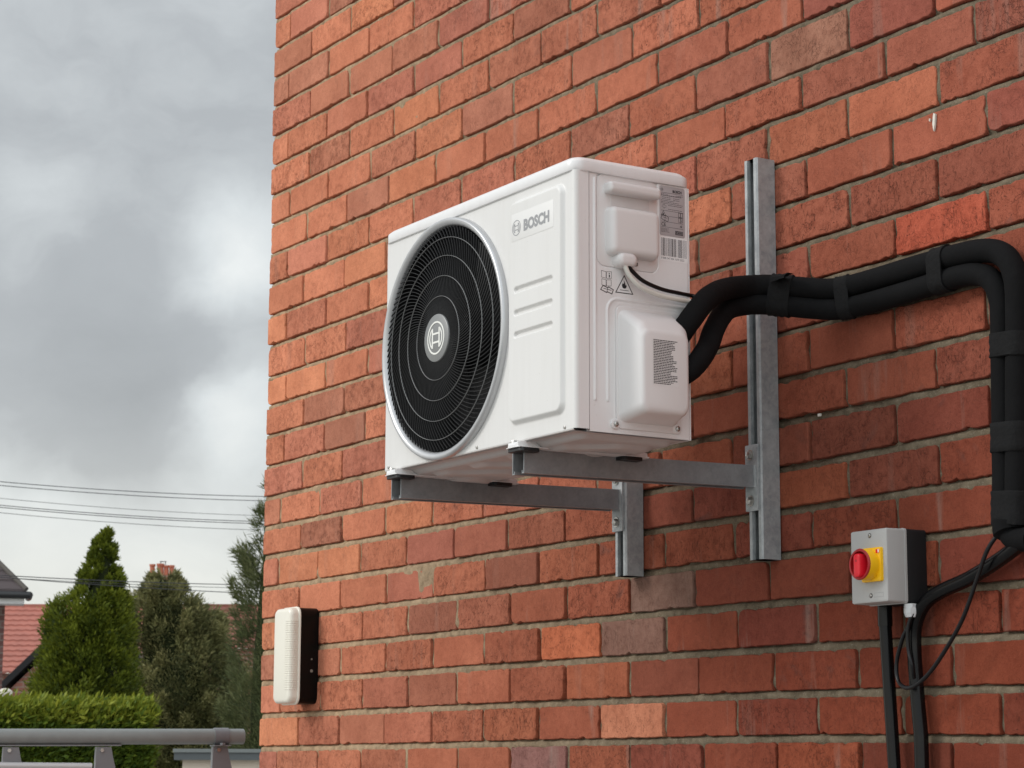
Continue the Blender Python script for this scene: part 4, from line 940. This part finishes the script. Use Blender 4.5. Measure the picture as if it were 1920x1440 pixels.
# ------------------------------------------------------------------ houses
def fbrick(name, col, mort, sc=1.0):
    M = mat(name, col, .9, spec=.15); g = G(M); c = g.n('ShaderNodeTexCoord').outputs['Object']
    mp = g.n('ShaderNodeMapping', {'Vector': c, 'Rotation': (PI/2, 0, 0)}).outputs[0]
    b_ = g.n('ShaderNodeTexBrick', {'Vector': mp, 'Color1': (*col, 1), 'Color2': (*(x*.72 for x in col), 1), 'Mortar': (*mort, 1), 'Scale': 1.0, 'Mortar Size': .010, 'Brick Width': .235*sc, 'Row Height': .085*sc}).outputs[0]
    g.l(g.mix(g.m('MULTIPLY', g.noise(c, 3, 4), .4), b_, tuple(x*.6 for x in col)), 'Base Color'); return M
MFB = fbrick('far_brick', (.36, .16, .12), (.34, .27, .22)); MFP = fbrick('far_brick_purple', (.20, .105, .095), (.22, .18, .16))
MRT = speckled('roof_tile_red', (.38, .135, .10), .3, .7, 0, 5); MRT2 = speckled('roof_tile_brown', (.235, .085, .06), .2, .8, 0, 4); MRT3 = speckled('roof_tile_dark', (.075, .058, .060), .2, .7, 0, 6)
MWF = mat('white_fascia', (.72, .72, .72), .5); MGU = mat('black_gutter', (.015, .016, .018), .35); MPO = speckled('chimney_pot', (.42, .13, .075), .15, .7); MCR = speckled('cream_render', (.68, .60, .50), .04, .85); MGF = speckled('grey_felt', (.10, .115, .12), .1, .7)
def basis(o):     # house frame: x across the view, y away, z up
    return Matrix((_R, _F, Vector((0, 0, 1)))).transposed().to_4x4()
def roof_slope(parent, p0, p1, run, rise, rows, mt, wavy=True, cols=0.0, name='tile_course'):
    """rows of overlapping tiles from eaves line p0-p1 (local frame), rising away"""
    for k in range(rows):
        a, b = k/rows, (k+1)/rows; m_ = MB(); q = rise/rows*.18+.012; n_ = max(2, int((p1.x-p0.x)/.15)) if wavy else 2
        lo = [];
        for i in range(n_*2+1):
            x = p0.x+(p1.x-p0.x)*i/(n_*2); wv_ = (.016 if i % 2 else 0) if wavy else 0
            lo.append([Vector((x, p0.y+run*a-.015, p0.z+rise*a+wv_-.01)), Vector((x, p0.y+run*a-.015, p0.z+rise*a+q+wv_)), Vector((x, p0.y+run*b, p0.z+rise*b+.008+wv_*.6)), Vector((x, p0.y+run*b, p0.z+rise*b-.015))])
        m_.loft(lo, True, True, smooth=False); m_.obj(name, mt, parent)
def house(name, loc, label, cat='house', turn=0.0):
    global HX, HY
    HX = Vector((math.cos(YAW+turn), math.sin(YAW+turn), 0)); HY = Vector((-math.sin(YAW+turn), math.cos(YAW+turn), 0))
    t = thing(name, loc, label, cat, rotz=0); t.rotation_euler = (0, 0, YAW+turn); return t
def loc_px(px, py, d, org): # local coords in a house frame
    p = far(px, py, d)-org; return Vector((p.dot(HX), p.dot(HY), p.z))
# red tiled house beyond
d = 40; org = far(60, 1400, d); org.z = 0; hs = house('house', org, 'house with bright red tiled roof, dark verge and brick gable left of the tall conifer')
e0 = loc_px(-60, 1262, d, org); e1 = loc_px(240, 1262, d, org); rd = loc_px(60, 1138, d+2.2, org)
roof_slope(hs, e0, e1, 2.2, rd.z-e0.z, 13, MRT)
mb = MB(); mb.box((e0.x, e0.y+2.15, rd.z-.02), (e1.x, e0.y+2.3, rd.z+.05)); mb.obj('ridge', MRT, hs)
mb = MB(); mb.box((e0.x+.1, e0.y+.1, 0), (e1.x-.1, e0.y+4, e0.z)); mb.obj('wall', MFB, hs)
# its lower gable in front, with dark sloping verge
g0 = loc_px(2, 1290, d-1.5, org); g1 = loc_px(78, 1220, d-1.5, org); g2 = loc_px(150, 1150, d-1.5, org); slope = (g1.z-g0.z)/(g1.x-g0.x); apex = g0+(g1-g0)*2.0
mb = MB(); P = [(g0.x+.1, 0), (g0.x+.1, g0.z-.06), (apex.x, apex.z-.1), (2*apex.x-g0.x, g0.z-.06), (2*apex.x-g0.x, 0)]
mb.loft([[Vector((x, g0.y+yy, z)) for x, z in P] for yy in (.05, 1.6)], True, True, smooth=False); mb.obj('gable_wall', MFB, hs)
mb = MB()
for s_ in (1, -1):
    a = Vector((g0.x-.1 if s_ > 0 else 2*apex.x-g0.x+.1, g0.y-.1, g0.z-.16)); b = Vector((apex.x, g0.y-.1, apex.z-.02)); mb.loft([[p+Vector((0, y, z)) for y, z in ((0, 0), (0, .14), (1.7, .14), (1.7, 0))] for p in (a, b)], True, True, smooth=False)
mb.obj('verge', MGU, hs)
# near house corner at far left
d = 30; org = far(-60, 1400, d); org.z = 0; hs = house('house', org, 'house corner with dark tiled hip roof, white fascia and purple brick wall at far left', turn=.235)
wz = loc_px(10, 1128, d, org)
mb = MB(); mb.box((-5, 0, 0), (wz.x, 1.2, wz.z)); mb.obj('wall', MFP, hs)
ev = loc_px(46, 1122, d-.3, org); tpv = loc_px(0, 1066, d, org); sl = (tpv.z-(ev.z+.08))/(ev.x-tpv.x)
mb = MB(); y0 = -.45; zt = ev.z
mb.box((-5, y0+.06, zt-.06), (ev.x, y0+.09, zt+.05)); mb.box((ev.x-.03, y0+.09, zt-.06), (ev.x, -.02, zt+.05)); mb.box((-5, y0+.06, zt-.07), (ev.x, -.02, zt-.061)); mb.obj('fascia', MWF, hs)
mb = MB(); mb.tube([(-5, y0, zt+.045), (ev.x+.07, y0, zt+.045)], .05, 10); mb.tube([(ev.x+.06, y0, zt+.045), (ev.x+.06, 0, zt+.045)], .05, 10); mb.obj('gutter', MGU, hs)
hz = 9; rise = (ev.x+5)*.0+2.2; half = rise/sl
for k in range(16):       # hipped courses
    a, b = k/16, (k+1)/16; m_ = MB(); X = lambda q: ev.x+.02-half*q
    m_.loft([[Vector((-5, y0+half*q+s, zt+.09+rise*q+h_)), Vector((X(q), y0+half*q+s, zt+.09+rise*q+h_)), Vector((X(q)-.01, y0+half*q+.03, zt+.08+rise*q+h_))] for q, s, h_ in ((a, -.0, 0), (a, 0, .035), (b, 0, .008))], False, False, closed=False, smooth=False); m_.obj('tile_course', MRT3, hs)
mb = MB(); mb.tube([(ev.x+.02, y0, zt+.12), (ev.x+.02-half, y0+half, zt+.13+rise)], .035, 8); mb.obj('hip_ridge', mat('hip_tile', (.10, .09, .08), .9), hs)
# brown roofed house with chimney behind the middle conifer
d = 46; org = far(330, 1400, d); org.z = 0; hs = house('house', org, 'brown tiled house behind the conifers with a brick chimney carrying red pots')
e0 = loc_px(215, 1215, d, org); e1 = loc_px(640, 1215, d, org); rd = loc_px(300, 1137, d+2, org)
roof_slope(hs, e0, e1, 2.0, rd.z-e0.z, 8, MRT2)
mb = MB(); mb.box((e0.x, e0.y+1.95, rd.z-.03), (e1.x, e0.y+2.1, rd.z+.05)); mb.obj('ridge', MRT2, hs)
mb = MB(); mb.box((e0.x+.05, e0.y+.1, 0), (e1.x-.1, e0.y+4, e0.z)); mb.obj('wall', MFB, hs)
# small gable peak with grey verge left
g1 = loc_px(212, 1120, d-1, org); mb = MB(); mb.loft([[g1+Vector((x, y, z)) for x, z in ((-1.1, -.75), (0, 0), (.8, -.52), (.8, -.62), (0, -.13), (-1.1, -.9))] for y in (0, 1.6)], True, True, smooth=False); mb.obj('verge', speckled('verge_grey', (.14, .12, .12), .1, .8), hs)
mb = MB(); mb.loft([[g1+Vector((x, y, z)) for x, z in ((-1.0, -.85), (0, -.131), (.75, -.62), (.75, -g1.z), (-1.0, -g1.z))] for y in (.08, 1.5)], True, True, smooth=False); mb.obj('gable_wall', MFB, hs)
c0 = loc_px(268, 1400, d+1.5, org); c1 = loc_px(330, 1078, d+1.5, org)
mb = MB(); mb.box((c0.x, c0.y, 1), (c1.x, c0.y+.5, c1.z-.06)); mb.box((c0.x-.04, c0.y-.04, c1.z-.12), (c1.x+.04, c0.y+.54, c1.z)); ch = mb.obj('chimney', MFB, hs)
for pxa, pyt, rr_ in ((286, 1058, .055), (301, 1057, .07), (312, 1060, .055), (322, 1060, .055)):
    c = loc_px(pxa, pyt, d+1.7, org); mb = MB(); mb.loft([[Vector((c.x+q*math.cos(a), c.y+q*math.sin(a), z)) for a in (k_*2*PI/14 for k_ in range(14))] for q, z in ((rr_*1.1, c1.z-.01), (rr_, c1.z+.04), (rr_*.95, c.z-.05), (rr_*1.2, c.z-.045), (rr_*1.2, c.z), (rr_*.8, c.z), (rr_*.8, c.z-.08))], False, True); mb.obj('chimney_pot', MPO, ch)
c = loc_px(306, 1053, d+1.7, org); mb = MB()
for x in (-.05, .05): mb.tube([(c.x+x, c.y, c.z-.07), (c.x+x, c.y, c.z)], .008, 6)
mb.tube([(c.x-.07, c.y, c.z), (c.x+.07, c.y, c.z)], .010, 6); mb.obj('cowl', MGU, ch)
# flat roofed garage
d = 19; org = far(330, 1400, d); org.z = 0; gr_ = house('garage', org, 'cream rendered flat roofed garage with grey roof edge behind the rack clamp', 'garage', turn=.12)
a = loc_px(326, 1425, d, org); b = loc_px(600, 1408, d, org); tz = loc_px(400, 1404, d, org).z; bz = loc_px(400, 1425, d, org).z
mb = MB(); mb.box((a.x+.07, .08, 0), (b.x, 3, bz)); mb.obj('wall', MCR, gr_)
mb = MB(); mb.box((a.x, 0, bz), (b.x+.05, 3.1, tz-.03)); mb.obj('roof_edge', MGF, gr_)
mb = MB(); mb.box((a.x-.01, -.015, tz-.03), (b.x+.06, 3.12, tz)); mb.obj('roof_felt', speckled('pale_felt', (.20, .22, .215), .15, .8), gr_)

# ------------------------------------------------------------------ overhead wires
def wire(q0, q1, d0, d1, sag, label, r=.006):
    a, b = far(*q0, d0), far(*q1, d1); a, b = a+(a-b)*.6, b+(b-a)*.35; n_ = 24
    pts = [a.lerp(b, k/n_)+Vector((0, 0, -sag*4*(k/n_)*(1-k/n_))) for k in range(n_+1)]
    m_ = MB(); m_.tube(pts, r, 5); tag(m_.obj('overhead_wire', MGWI), label, 'wire', 'overhead wires')
MGWI = mat('wire_grey', (.045, .045, .05), .6)
for q0, q1, lb, r in (((0, 889), (480, 922), 'topmost overhead wire crossing the cloudy sky left of the wall', .0055), ((0, 896), (480, 930), 'overhead wire just below the topmost one, left of the wall', .0055),
                 ((0, 920), (480, 958), 'thin faint overhead wire alone between the upper pair and the lower group', .0035), ((0, 933), (480, 969), 'upper of the two dark overhead wires nearly touching, in the lower group', .0055),
                 ((0, 937), (480, 973), 'lower of the two dark overhead wires nearly touching, in the lower group', .0055), ((0, 947), (480, 985), 'lowest overhead wire of the high group, left of the wall', .004)):
    wire(q0, q1, 30, 34, .12, lb, r)
for q0, q1, lb, r in (((20, 1073), (440, 1092), 'upper low wire passing in front of the tall conifer', .0055), ((20, 1077), (440, 1098), 'middle low wire passing in front of the tall conifer', .0035), ((20, 1077), (440, 1107), 'lowest wire passing in front of the tall conifer', .0055)):
    wire(q0, q1, 21, 24, .04, lb, r*.8)
